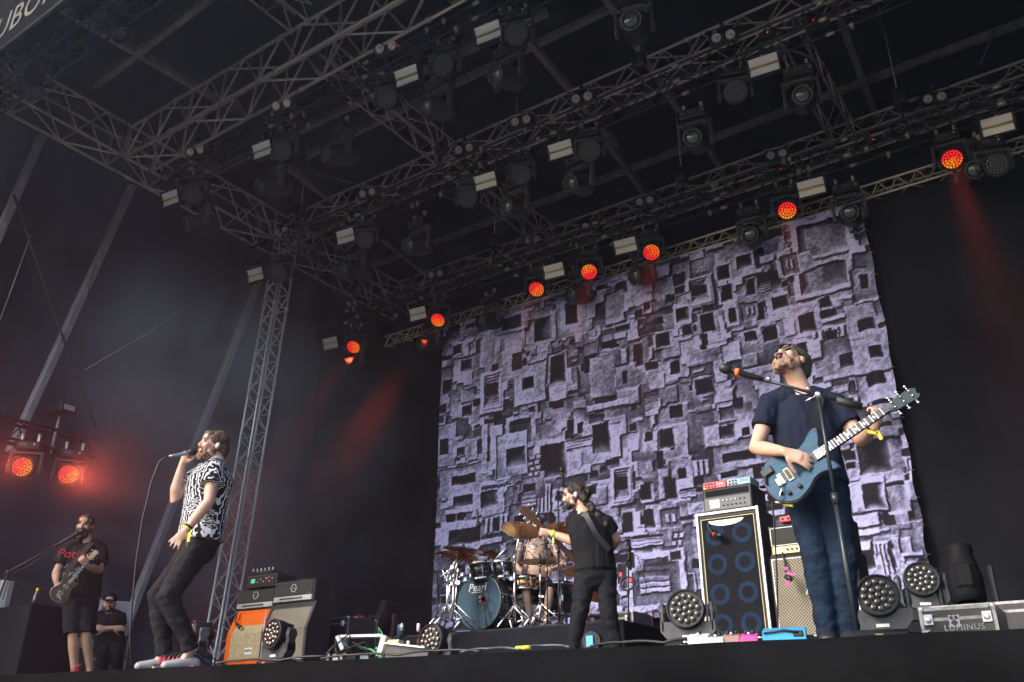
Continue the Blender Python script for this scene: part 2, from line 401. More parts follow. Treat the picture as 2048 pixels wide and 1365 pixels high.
# ------------------------------------------------------------------ trusses
_unit = {}
def unit_cyl(r, mt, name):
    k = (round(r, 4), mt.name, name)
    if k not in _unit:
        m = MB(); m.tube([(0, 0, 0), (0, 0, 1)], r, 6, cap=False); _unit[k] = m.mesh(name, mt)
    return _unit[k]
def bar(name, a, b, r, mt, parent, inv):
    o = bpy.data.objects.new(name, unit_cyl(r, mt, name)); COL.objects.link(o); o.parent = parent
    dv = b-a; o.matrix_local = inv @ (Matrix.Translation(a) @ frame_z(dv).to_4x4() @ Matrix.Diagonal((1, 1, dv.length, 1)))
    return o
def truss(name, label, A, B, wv, hv, panel, rc, rb, mt, cat='truss', group=None, faces='fbtk', verts=False, joints=2.5, gus=None):
    """box truss; A-B is the first chord, wv / hv step to the others. faces: which lacing faces to build"""
    A = Vector(A); B = Vector(B); wv = Vector(wv); hv = Vector(hv)
    T = empty(name, (A+B)/2, label, cat, group); inv = T.matrix_world.inverted(); L = (B-A).length; dr = (B-A).normalized()
    offs = [V(0, 0, 0), wv, hv, wv+hv]
    for o in offs: bar('chord', A+o, B+o, rc, mt, T, inv)
    n = max(2, round(L/panel)); st = L/n
    F = {'f': (offs[0], offs[2]), 'k': (offs[1], offs[3]), 't': (offs[0], offs[1]), 'b': (offs[2], offs[3])}
    for ci, fc in enumerate(faces):
        p, q = F[fc]
        for i in range(n):
            a = A+dr*(i*st); b = A+dr*((i+1)*st); m_ = (i+ci) % 2
            if fc in 'fk': bar('brace', (a+q), (a+b)/2+p, rb, mt, T, inv); bar('brace', (a+b)/2+p, b+q, rb, mt, T, inv)
            else: bar('brace', a+(p if m_ else q), b+(q if m_ else p), rb, mt, T, inv)
            if verts and fc in 'fk' and i % verts == 0: bar('brace', a+p, a+q, rb, mt, T, inv)
    # spigot collars where truss lengths join
    m = MB()
    for s in np.arange(joints/2, L, joints):
        for o in offs:
            m.tube([A+o+dr*(s-.05), A+o+dr*(s+.05)], rc*1.35, 8)
    if joints < L: world_child(setp(m.build('coupling_collars', gus or mt), kind='stuff'), T)
    return T
z9 = 9.6-.45
XL = -12.42
T1 = truss('main_truss', 'deep bare aluminium truss spanning the stage at the front of the roof', (XL, 6.34, z9), (4.3, 6.34, z9), (0, .5, 0), (0, 0, -.64), .82, .03, .018, ALU, group=None, verts=2)
T2 = truss('main_truss', 'slimmer bare aluminium truss across the middle of the roof', (XL, 9.84, z9), (4.3, 9.84, z9), (0, .36, 0), (0, 0, -.42), .62, .026, .016, ALU)
T3 = truss('main_truss', 'bare aluminium truss across the back of the roof behind the orange lights', (XL, 13.2, z9), (4.3, 13.2, z9), (0, .36, 0), (0, 0, -.42), .62, .026, .016, ALU)
TS = truss('side_truss', 'bare aluminium truss running upstage along the side wall', (XL, 3.0, z9), (XL, 13.7, z9), (-.5, 0, 0), (0, 0, -.64), .82, .03, .018, ALU, verts=2)
# cross trusses running upstage between the main trusses
c1 = PZ(748, 232, z9-.4); c2 = PZ(862, 327, z9-.4)
truss('cross_truss', 'short aluminium truss running upstage between front and middle trusses', (c1.x, 6.84, z9-.05), (c1.x, 9.84, z9-.05), (.36, 0, 0), (0, 0, -.36), .55, .022, .012, ALU)
c3 = PZ(1010, 430, z9-.4)
truss('cross_truss', 'short aluminium truss running upstage between middle and back trusses', (c3.x-.1, 10.2, z9-.05), (c3.x-.1, 13.2, z9-.05), (.36, 0, 0), (0, 0, -.36), .55, .022, .012, ALU)
c4 = PZ(1640, 215, z9-.4)
truss('cross_truss', 'short aluminium truss running upstage above the capped guitarist', (c4.x-.1, 10.2, z9-.05), (c4.x-.1, 13.2, z9-.05), (.36, 0, 0), (0, 0, -.36), .55, .022, .012, ALU)
c5 = PZ(500, 40, z9-.4)
truss('cross_truss', 'dark aluminium truss running forward from the front main truss to the header', (c5.x, 3.2, z9+.3), (c5.x, 6.34, z9+.3), (.36, 0, 0), (0, 0, -.36), .55, .022, .012, ALU)
# front truss behind the printed header
f0 = PY(100, 88, 4.0)
truss('front_truss', 'dark truss along the front lip of the roof behind the lettered header', (XL-.9, 4.0, f0.z+.3), (4.3, 4.0, f0.z+.3), (0, .36, 0), (0, 0, -.36), .62, .024, .014, BLKT)
# three black lighting trusses hanging under the roof
Z1, Z2, Z3 = 8.5-.45, 8.0-.45, 7.45-.45
YS1, YS2, YS3 = 7.13, 9.22, 11.44
LT1 = truss('lighting_truss', 'black lighting truss hung nearest the front of the stage', (-12.5, YS1-.12, Z1+.52), (4.0, YS1-.12, Z1+.52), (0, .30, 0), (0, 0, -.27), .5, .021, .011, BLKT, joints=2.0, gus=ALU)
LT2 = truss('lighting_truss', 'black lighting truss hung over the middle of the stage', (-12.6, YS2-.12, Z2+.52), (4.0, YS2-.12, Z2+.52), (0, .30, 0), (0, 0, -.27), .5, .021, .011, BLKT, joints=2.0, gus=ALU)
LT3 = truss('lighting_truss', 'black lighting truss carrying the orange lights before the backdrop', (-13.0, YS3-.12, Z3+.52), (4.0, YS3-.12, Z3+.52), (0, .30, 0), (0, 0, -.27), .5, .021, .011, BLKT, joints=2.0, gus=ALU)
zb = PY(1449, 499, BY).z
BT = truss('backdrop_truss', 'slim pale truss from which the printed backdrop hangs', (-11.6, BY+.02, zb+.36), (4.0, BY+.02, zb+.36), (0, .25, 0), (0, 0, -.22), .27, .02, .013, ALU, joints=99)
# lattice tower at the corner of the stage
tb = PX(409, 1285, -12.3); tt = PX(533, 600, -12.3)
tb = V(-12.35, tb.y, 0); dirT = V(0.0, (tt.y-tb.y)/(tt.z-tb.z), 1).normalized()
TW = truss('lattice_tower', 'pale aluminium lattice tower standing behind the singer', tb, tb+dirT*8.65, (.30, 0, 0), (0, .30, 0), .34, .024, .011, ALUB, cat='tower', joints=1.55)
# chain hoists and steel wires that hold the lighting trusses
for nm, y, z, xs in (('front', YS1+.03, Z1+.55, (-11.2, -8.6, -5.0, -1.5)), ('middle', YS2+.03, Z2+.55, (-11.3, -7.9, -4.2, -1.0)), ('rear', YS3+.03, Z3+.55, (-11.9, -8.4, -4.6, -1.2))):
    for x in xs:
        h = empty('chain_hoist', (x, y, z+.35), 'black chain hoist lifting the %s black lighting truss' % nm, 'hoist', 'hoists of the %s lighting truss' % nm)
        m = MB(); m.box((0, 0, .12), (.2, .16, .26), bev=.03); m.lathe([(.09, -.06), (.1, .06)], (.0, .0, .12), Matrix.Rotation(math.pi/2, 3, 'Y'), 14); m.build('motor', BLKM, h)
        m = MB(); m.tube([(0, 0, .25), (0, 0, 10.05-z-.35)], .009, 6); m.build('chain', ALU, h)
        m = MB(); m.tube([(0, 0, 0), (0, 0, -.15), (-.0, -.15, -.37)], .012, 6); m.tube([(0, 0, -.15), (0, .13, -.37)], .012, 6); m.build('sling', RUB, h)

# cable looms, power boxes and indicator lamps along the lighting trusses
rr = random.Random(31)
for nm, y, z, T_ in (('front', YS1, Z1, LT1), ('middle', YS2, Z2, LT2), ('rear', YS3, Z3, LT3)):
    x = -12.2
    while x < 3.2:
        L_ = rr.uniform(.7, 1.5); sag = rr.uniform(.06, .22); yy = y+rr.uniform(-.12, .2); m = MB()
        m.tube([V(x+L_*t_, yy+.03*math.sin(t_*5), z+.50-sag*4*t_*(1-t_)) for t_ in np.linspace(0, 1, 9)], rr.uniform(.008, .016), 6); world_child(m.build('cable', RUB), T_)
        x += L_*rr.uniform(.5, 1.1)
    for k in range(9):
        xx = -12+rr.uniform(0, 15); m = MB(); c_ = V(xx, y-.16+rr.uniform(0, .3), z+.38); m.box(c_, (.18, .12, .09), None, .01); world_child(m.build('power_box', BLKP), T_)
        m = MB(); m.box(c_+V(rr.uniform(-.06, .06), -.063, -.01), (.016, .008, .016)); world_child(m.build('indicator', LED_R if rr.random() < .6 else LED_G), T_)
    for k in range(26):
        xx = -12.3+rr.uniform(0, 15.5); m = MB(); c_ = V(xx, y-.12+rr.choice((0, .3)), z+rr.choice((.52, .25))); m.tube([c_-V(.025, 0, 0), c_+V(.025, 0, 0)], .034, 8); m.box(c_+V(0, 0, -.045), (.035, .03, .05)); world_child(m.build('clamp', ALU), T_)
# header with the brewer's lettering at the front of the roof
ha = PY(-40, 140, 3.5); hb = PY(144, 0, 3.5)
hd = empty('header_board', (-10, 3.5, hb.z), 'dark header board with pale lettering along the front of the roof', 'sign')
hz = (ha.z+hb.z)/2
m = MB(); m.box(((-14.3+4.5)/2, 3.5, hz+1.72), (18.8, .06, 3.4)); world_child(m.build('board', mat('header_print', (.012, .0125, .0135), .9, spec=0., var=.3, scale=2)), hd)
m = MB(); m.tube([(-14.3, 3.46, hz-.02), (4.5, 3.46, hz-.02)], .035, 8); world_child(m.build('hem_pipe', BLKT), hd)
tc = PY(40, 32, 3.46)
text('TUBORG', .62, V(tc.x+.15, 3.462, tc.z+.04), Matrix.Rotation(math.pi/2, 3, 'X'), mat('header_lettering', (.16, .155, .135), .8, spec=0., var=.2), hd, world=True, ext=.004, spacing=1.05, sx=.9)

# ------------------------------------------------------------------ fixtures (built once, copied)
def clampset(m, z0=0., w=.12):
    for sx in (-1, 1):
        m.box((sx*w, 0, z0+.05), (.03, .05, .1)); m.tube([(sx*w-.02, 0, z0+.1), (sx*w+.02, 0, z0+.1)], .032, 10)
def proto(name): return empty(name, (0, 0, 0))
def make_strobe():
    # faces -Y; tilted by the caller. origin at the middle of the glass
    r = proto('strobe_light')
    m = MB(); W2, H2 = .19, .115
    m.box((0, .10, 0), (W2*2+.04, .12, H2*2+.03), bev=.015)
    for s in (-1, 1): m.box((s*(W2+.01), .02, 0), (.016, .06, H2*2+.03)); m.box((0, .02, s*(H2+.008)), (W2*2+.036, .06, .016))
    m.build('housing', BLKM, r)
    m = MB(); n = 12; vs = []
    for i in range(n+1):
        t = -1+2*i/n; y = .035*(1-abs(t)**1.6)-.002+(.012*math.cos(t*9) if abs(t) < .5 else 0)
        vs += [(-W2+.004, y, t*H2), (W2-.004, y, t*H2)]
    m.add(vs, [(2*i, 2*i+1, 2*i+3, 2*i+2) for i in range(n)], True); m.build('reflector', REFW, r)
    m = MB(); m.tube([(-W2+.02, .0, 0), (W2-.02, .0, 0)], .011, 8); m.build('flash_tube', TUBEY, r)
    m = MB(); m.box((0, .1, H2+.0), (.02, .02, .02)); m.tube([(-W2-.035, .1, 0), (-W2-.035, .1, H2+.07), (W2+.035, .1, H2+.07), (W2+.035, .1, 0)], .012, 6)
    m.box((0, .1, H2+.12), (.06, .05, .1)); m.tube([(0, .06, H2+.18), (0, .14, H2+.18)], .035, 10); m.build('yoke', BLKM, r)
    m = MB(); m.add([(-.012, -.012, H2+.004), (.012, -.012, H2+.004), (0, -.012, H2+.026)], [(0, 1, 2)]); m.build('warning_label', YEL, r)
    return r
def lens_spots(nring, r0):
    pts = [(0, 0)]
    for k in range(1, nring+1):
        for j in range(6*k): a = 2*math.pi*j/(6*k)+.3*k; pts.append((r0*k*math.cos(a), r0*k*math.sin(a)))
    return pts
def make_head(r, lit, nring, Rd, floor=False, seed=0):
    """wash head: axis -Y, centred on the yoke pivot; lens disc radius Rd"""
    hd_ = MB(); M = Matrix.Rotation(math.pi/2, 3, 'X')   # local z -> -y
    hd_.lathe([(Rd*.55, -Rd*1.15), (Rd*.95, -Rd*.9), (Rd*1.13, -Rd*.1), (Rd*1.16, Rd*.42), (Rd*1.16, Rd*.62), (Rd*1.05, Rd*.66), (Rd*1.03, Rd*.55)], (0, 0, 0), M, 26, cap=False)
    for a in range(0, 360, 30):
        c = M @ V(Rd*1.0*math.cos(R_(a)), Rd*1.0*math.sin(R_(a)), -Rd*.6); hd_.box(c, (.012, .09, .012))
    head = hd_.build('head', BLKP, r)
    face = MB(); face.lathe([(0, Rd*.54), (Rd*1.03, Rd*.54)], (0, 0, 0), M, 26); face.build('face_plate', BLKM, head)
    r0 = Rd*.93/(nring+.5); pts = lens_spots(nring, r0*1.0)
    if floor:
        lm = MB(); lm.lathe([(r0*.46, 0), (r0*.46, .012), (r0*.36, .018), (0, .020)], (0, 0, 0), M, 12); me = lm.mesh('lens', LENSW)
        for x, z in pts:
            o = bpy.data.objects.new('lens', me); COL.objects.link(o); o.parent = head; o.location = (x, -Rd*.54, z)
    else:
        lm = MB(); rr = random.Random(seed); ang = rr.uniform(0, 6.28)
        for x, z in pts:
            if lit:
                s = (x*math.cos(ang)+z*math.sin(ang))/Rd+rr.uniform(-.25, .25); lm.m = 0 if s > .05 else (1 if s > -.45 or rr.random() < .5 else 2)
            lm.lathe([(r0*.42, 0), (r0*.42, .010), (r0*.30, .016), (0, .018)], (x, -Rd*.54, z), M, 8)
        lm.build('lens_array', [LR, LO, LY] if lit else [LENSD], head)
    return head
def make_wash(lit=False, seed=0):
    # hangs: origin at the head pivot, +z up to the clamp
    r = proto('wash_light'); Rd = .145
    make_head(r, lit, 3, Rd, seed=seed)
    m = MB()
    for s in (-1, 1): m.box((s*.205, .02, .06), (.04, .09, .30), bev=.012); m.lathe([(.05, -.03), (.05, .03)], (s*.205, .02, 0), Matrix.Rotation(math.pi/2, 3, 'Y'), 14)
    m.box((0, .02, .215), (.45, .10, .05), bev=.015); m.build('yoke', GRYP, r)
    m = MB(); m.box((0, .02, .31), (.34, .22, .13), bev=.02); b_ = m.build('base', BLKP, r)
    m = MB(); m.box((-.06, -.092, .32), (.10, .006, .05)); m.build('display', GRYP, b_)
    m = MB(); m.box((.09, -.093, .325), (.018, .008, .018)); m.build('badge', WHT, b_)
    m = MB(); clampset(m, .375, .11); m.build('clamp', ALU, r)
    return r
def make_profile():
    r = proto('moving_head_light'); M = Matrix.Rotation(math.pi/2, 3, 'X')
    m = MB(); m.lathe([(.06, -.30), (.13, -.26), (.165, -.12), (.155, .05), (.125, .20), (.128, .25), (.115, .26), (.10, .235)], (0, 0, 0), M, 22)
    m.box((0, .1, .12), (.12, .18, .05), bev=.02); m.box((0, .1, -.12), (.12, .18, .05), bev=.02); hd_ = m.build('head', BLKP, r)
    m = MB(); m.lathe([(.112, .262), (.126, .262), (.126, .25)], (0, 0, 0), M, 24, cap=False); m.build('lens_ring', GRYP, hd_)
    m = MB(); m.lathe([(.103, .235), (.07, .25), (0, .257)], (0, 0, 0), M, 20); m.build('lens', GLASS, hd_)
    m = MB()
    for s in (-1, 1):
        m.add([], []); m.box((s*.215, .03, .10), (.045, .10, .36), bev=.014); m.lathe([(.055, -.03), (.055, .03)], (s*.215, .03, -.02), Matrix.Rotation(math.pi/2, 3, 'Y'), 14)
        m.box((s*.18, .03, .295), (.12, .10, .045), Matrix.Rotation(-s*.5, 3, 'Y'), .012)
    m.box((0, .03, .325), (.30, .10, .05), bev=.014); m.build('yoke', GRYP, r)
    m = MB(); m.box((0, .03, .43), (.38, .26, .15), bev=.02); b_ = m.build('base', BLKP, r)
    m = MB(); m.box((0, -.104, .43), (.12, .006, .06)); m.build('display', GRYP, b_)
    for s in (-1, 1):
        m = MB(); m.box((s*.14, -.104, .43), (.05, .006, .05)); m.build('vent', mat('brown_vent', (.14, .11, .09), .6), b_)
    m = MB(); clampset(m, .505, .12); m.build('clamp', ALU, r)
    return r
def make_blinder():
    r = proto('blinder_light'); M = Matrix.Rotation(math.pi/2, 3, 'X')
    m = MB(); m.box((0, .05, 0), (.46, .14, .21), bev=.03); h_ = m.build('housing', BLKM, r)
    for s in (-1, 1):
        m = MB(); m.lathe([(.088, .0), (.092, .03), (.078, .032), (.074, .02)], (s*.105, -.038, 0), M, 18, cap=False); m.build('lamp_rim', BLKP, r)
        m = MB(); m.lathe([(.078, .018), (.06, .0), (.022, -.012), (.02, .012), (0, .014)], (s*.105, -.040, 0), M, 18, cap=False); m.build('lamp', BLIND, r)
    m = MB(); m.tube([(-.26, .05, 0), (-.26, .05, .16), (.26, .05, .16), (.26, .05, 0)], .011, 6); m.box((0, .05, .2), (.05, .05, .09)); m.build('bracket', BLKM, r)
    return r
def place(p, loc, face, label, cat, group, first, up=V(0, 0, 1), swivel=True, scale=1.):
    """turn a fixture so its -Y looks along face. Heads tilt in their yokes."""
    o = p if first else copy_tree(p)
    setp(o, label, cat, group); f = face.normalized()
    yaw = math.atan2(f.x, -f.y); tilt = math.atan2(-f.z, math.hypot(f.x, f.y))
    if swivel:
        o.matrix_world = Matrix.Translation(loc) @ Matrix.Rotation(yaw, 4, 'Z') @ Matrix.Scale(scale, 4)
        for ch in o.children:
            if ch.name.startswith('head'): ch.matrix_local = Matrix.Rotation(tilt, 4, 'X')
    else:
        o.matrix_world = Matrix.Translation(loc) @ Matrix.Rotation(yaw, 4, 'Z') @ Matrix.Rotation(tilt, 4, 'X') @ Matrix.Scale(scale, 4)
    return o
ROW = {1: ('front', Z1, YS1), 2: ('middle', Z2, YS2), 3: ('rear', Z3, YS3)}
ps = make_strobe(); first = True
for row, pts in ((1, [(975, 65), (812, 152), (523, 300), (340, 397)]), (2, [(1527, 130), (1120, 300), (970, 363), (690, 473), (510, 550)]), (3, [(1995, 250), (1622, 375), (1250, 492), (1107, 542), (835, 628), (660, 687)])):
    nm, z, y = ROW[row]
    for px in pts:
        p = PY(*px, y); place(ps, p, V(.12, -1, -.42), 'white-faced strobe hung from the %s black lighting truss' % nm, 'strobe', 'strobes on the %s lighting truss' % nm, first, swivel=False); first = False
pw = make_wash(); first = True
for row, pts in ((1, [(1035, 70), (889, 134), (777, 197), (569, 302), (391, 390)]), (2, [(1180, 303), (1043, 350), (938, 396), (1471, 185), (733, 480), (562, 548)]), (3, [(1990, 330)])):
    nm, z, y = ROW[row]
    for k, px in enumerate(pts):
        p = PY(*px, y+.05); place(pw, p, V(.35, -1, -.55+.1*math.sin(k*2.)), 'unlit wash light with grey lenses under the %s lighting truss' % nm, 'wash light', 'unlit wash lights on the %s lighting truss' % nm, first); first = False
pp = make_profile(); first = True
for row, pts in ((1, [(849, 213, .1), (990, 149, .1), (650, 309, -.1), (518, 375, -.15), (372, 450, -.2), (1262, 40, .55)]), (2, [(1140, 367, .15), (1012, 415, .2), (1385, 275, .45), (1605, 190, .5), (815, 492, .15), (686, 540, .05)]), (3, [(1500, 470, .4), (1700, 425, .45), (1268, 553, .05), (1140, 593, .0), (960, 645, .0), (840, 690, -.1), (690, 730, -.2), (1950, 340, .4)])):
    nm, z, y = ROW[row]
    for px in pts:
        # the lens sits ahead of the pivot
        f = V(px[2]-.25, -1, -.42).normalized(); p = PY(px[0], px[1], y)-f*.25
        place(pp, p, f, 'moving head spotlight with glass lens under the %s lighting truss' % nm, 'spotlight', 'moving head spotlights on the %s lighting truss' % nm, first); first = False
pb = make_blinder(); first = True
for nm, Y, pts in (('front', 6.9, [(567, 211), (775, 97), (395, 303)]), ('middle', 9.72, [(930, 299), (737, 387), (1043, 243), (1165, 197), (1447, 75), (565, 463)]), ('back', 13.0, [(873, 549), (1066, 480), (1182, 452), (1290, 403), (1553, 310), (1868, 197), (706, 608)])):
    for px in pts:
        p = PY(*px, Y); place(pb, p, V(.25, -1, -.5), 'two-lamp blinder fixed to the %s aluminium truss' % nm, 'blinder', 'blinders on the %s aluminium truss' % nm, first, swivel=False, scale=.95); first = False
# two heads on the very front truss, seen from behind
for px in ((62, 165), (228, 48)):
    p = PY(*px, 4.25); o = place(pp, p, V(.55, .35, -.95), 'spotlight aimed upstage from the dark front truss', 'spotlight', 'spotlights on the front truss', False)
# lit wash lights and their beams
LIT = [((1903, 315), (2010, 640), 1.0), ((1574, 418), (1600, 640), .7), ((1303, 502), (1296, 650), .8), ((1179, 541), (1150, 690), .8), ((1074, 576), (1030, 700), .8), ((878, 637), (700, 900), .22), ((709, 691), (575, 900), .5)]
def beam_lamp(parent, loc, to, watts, size, blend=1., col=(1, .07, .03)):
    L_ = bpy.data.lights.new('beam', 'SPOT'); L_.energy = watts; L_.spot_size = size; L_.spot_blend = blend; L_.color = col; L_.shadow_soft_size = .12
    o = bpy.data.objects.new('beam', L_); COL.objects.link(o); world_child(o, parent)
    o.matrix_world = Matrix.Translation(loc) @ (to-loc).to_track_quat('-Z', 'Y').to_matrix().to_4x4()
    return o
for k, (px, to, pw_) in enumerate(LIT):
    p = PY(*px, YS3+.05); q = PY(*to, YS3-.35)
    f = (CAM-p).normalized()*.75+(q-p).normalized()*.5
    lb = ['lit orange wash light over the black curtain beside the flight case', 'lit orange wash light hung above the head-back guitarist', None, None, None, 'lit orange wash light above the cymbal end of the drum kit', 'lit orange wash light hung next to the lattice tower'][k] or 'lit orange wash light above the middle of the printed backdrop'
    o = place(make_wash(True, k+3), p, f, lb, 'wash light', 'lit wash lights on the rear lighting truss', True)
    fd = f.normalized(); bpy.context.view_layer.update()
    beam_lamp(o, p+fd*.12+V(0, 0, -.02), q, 4200*pw_, R_(21))
# ------------------------------------------------------------------ printed backdrop
def zoomrects(ox, oy, s, items): return [(k, ox+a/s, oy+b/s, ox+c/s, oy+d_/s) for k, a, b, c, d_ in items]
PR = []
PR += zoomrects(860, 420, 3.25, [('w', 155, 885, 200, 935), ('W', 345, 855, 415, 1000), ('w', 500, 820, 570, 890), ('d', 680, 700, 790, 850), ('d', 880, 600, 960, 745), ('b', 1015, 580, 1090, 715), ('W', 1165, 535, 1250, 740), ('s', 1375, 590, 1460, 690), ('w', 1540, 555, 1600, 605), ('b', 545, 1000, 760, 1270), ('w', 610, 1095, 675, 1160), ('W', 790, 950, 880, 1120), ('B', 770, 1125, 900, 1250), ('W', 1065, 960, 1195, 1180), ('d', 1330, 880, 1395, 1100), ('d', 1470, 800, 1560, 895), ('S', 320, 1040, 490, 1330), ('w', 220, 1075, 265, 1120), ('w', 215, 1170, 275, 1230), ('w', 215, 1270, 270, 1340), ('d', 80, 1105, 145, 1195), ('d', 200, 970, 270, 1040), ('d', 535, 930, 600, 1045), ('d', 1405, 985, 1510, 1040), ('w', 1455, 1080, 1510, 1145), ('L', 1395, 1180, 1490, 1340), ('d', 1565, 985, 1625, 1070), ('d', 470, 690, 590, 770), ('b', 1200, 800, 1290, 850), ('b', 940, 800, 1000, 870), ('b', 1020, 780, 1090, 840), ('b', 1240, 900, 1300, 1010), ('d', 1260, 1050, 1290, 1130), ('b', 245, 850, 300, 1010), ('B', 990, 1250, 1300, 1300), ('b', 1400, 890, 1460, 980), ('B', 650, 930, 760, 980), ('b', 620, 790, 670, 880)])
PR += zoomrects(1340, 420, 3.25, [('d', 430, 290, 530, 380), ('w', 320, 370, 385, 455), ('w', 340, 500, 400, 590), ('S', 95, 430, 300, 650), ('w', 505, 460, 550, 545), ('d', 570, 400, 720, 520), ('L', 575, 465, 660, 530), ('F', 830, 60, 1150, 290), ('W', 895, 130, 1060, 230), ('F', 840, 350, 1150, 520), ('W', 890, 400, 1000, 500), ('w', 985, 570, 1045, 635), ('d', 665, 560, 775, 640), ('p', 490, 630, 550, 690), ('W', 215, 680, 290, 790), ('w', 90, 760, 150, 815), ('W', 600, 760, 690, 850), ('w', 750, 730, 800, 790), ('d', 840, 670, 940, 790), ('P', 910, 740, 1200, 940), ('w', 95, 870, 190, 960), ('W', 365, 870, 445, 975), ('W', 960, 970, 1065, 1055), ('d', 1100, 930, 1200, 1020), ('W', 175, 1100, 270, 1190), ('d', 820, 860, 890, 930), ('d', 1280, 1070, 1400, 1150), ('P', 1200, 1090, 1280, 1190), ('d', 1220, 700, 1330, 790), ('d', 1215, 370, 1275, 410), ('d', 1240, 430, 1290, 520), ('d', 0, 1270, 80, 1350), ('d', 45, 640, 130, 730), ('d', 385, 640, 430, 740), ('b', 580, 290, 690, 350), ('b', 735, 250, 800, 310), ('d', 755, 320, 830, 380), ('b', 700, 190, 760, 440), ('B', 840, 300, 1170, 345), ('p', 755, 320, 810, 390), ('b', 640, 640, 720, 700), ('b', 1180, 270, 1290, 360), ('b', 1200, 580, 1330, 660), ('B', 900, 690, 1180, 730), ('d', 1300, 880, 1380, 960), ('b', 1290, 800, 1380, 870), ('B', 230, 800, 480, 850), ('d', 480, 790, 560, 850)])
PR += zoomrects(860, 830, 3.25, [('W', 1500, 95, 1585, 215), ('d', 1400, 110, 1450, 170), ('F', 520, 30, 660, 190), ('w', 720, 80, 780, 150), ('w', 800, 50, 840, 130), ('d', 965, 50, 1000, 125), ('d', 495, 210, 620, 330), ('D', 715, 190, 880, 400), ('L', 885, 150, 1060, 215), ('d', 1060, 60, 1170, 250), ('b', 1170, 50, 1250, 290), ('w', 1370, 310, 1430, 395), ('w', 1380, 460, 1440, 555), ('S', 1170, 330, 1340, 600), ('w', 1540, 430, 1600, 545), ('p', 1525, 640, 1600, 705), ('W', 1260, 640, 1320, 770), ('d', 1395, 620, 1460, 740), ('w', 1030, 475, 1085, 525), ('d', 145, 520, 285, 590), ('d', 330, 490, 440, 600), ('L', 600, 500, 700, 600), ('d', 610, 450, 690, 500), ('P', 700, 450, 800, 650), ('P', 350, 650, 520, 780), ('d', 120, 740, 330, 840), ('d', 65, 160, 120, 260), ('d', 175, 215, 225, 270), ('k', 1570, 765, 1625, 850), ('L', 1310, 790, 1520, 860), ('F', 1320, 930, 1625, 1230), ('L', 1360, 1010, 1560, 1160), ('d', 550, 660, 620, 720), ('k', 635, 260, 720, 400), ('b', 380, 60, 480, 360), ('b', 325, 60, 375, 390), ('B', 110, 310, 320, 380), ('d', 135, 390, 290, 450), ('b', 225, 150, 310, 300), ('k', 330, 450, 530, 480), ('b', 880, 230, 1060, 400), ('d', 1270, 900, 1330, 1000), ('b', 1480, 340, 1560, 560), ('B', 320, 800, 480, 850)])
PR += zoomrects(1340, 830, 3.25, [('d', 0, 100, 30, 230), ('d', 340, 240, 560, 300), ('d', 320, 70, 420, 150), ('d', 470, 80, 520, 140), ('d', 60, 350, 110, 500), ('P', 110, 290, 270, 410), ('L', 70, 480, 170, 540), ('D', 1220, 180, 1430, 380), ('w', 1130, 240, 1200, 300), ('d', 1140, 310, 1200, 350), ('d', 1260, 450, 1390, 610), ('B', 1160, 640, 1370, 740), ('P', 1330, 820, 1450, 1060), ('d', 1240, 900, 1330, 1000), ('d', 0, 470, 45, 560), ('d', 0, 640, 40, 700), ('w', 15, 890, 70, 945), ('B', 1180, 740, 1370, 800), ('b', 1200, 820, 1320, 900), ('b', 430, 300, 520, 380), ('d', 540, 320, 600, 420), ('k', 10, 760, 90, 850)])
bx0 = PY(880, 800, BY).x; bx1 = PY(1727, 430, BY).x
bz1 = PY(1449, 499, BY).z+.12; bz0 = PY(1250, 1240, BY).z
GX, GZ = 640, 500
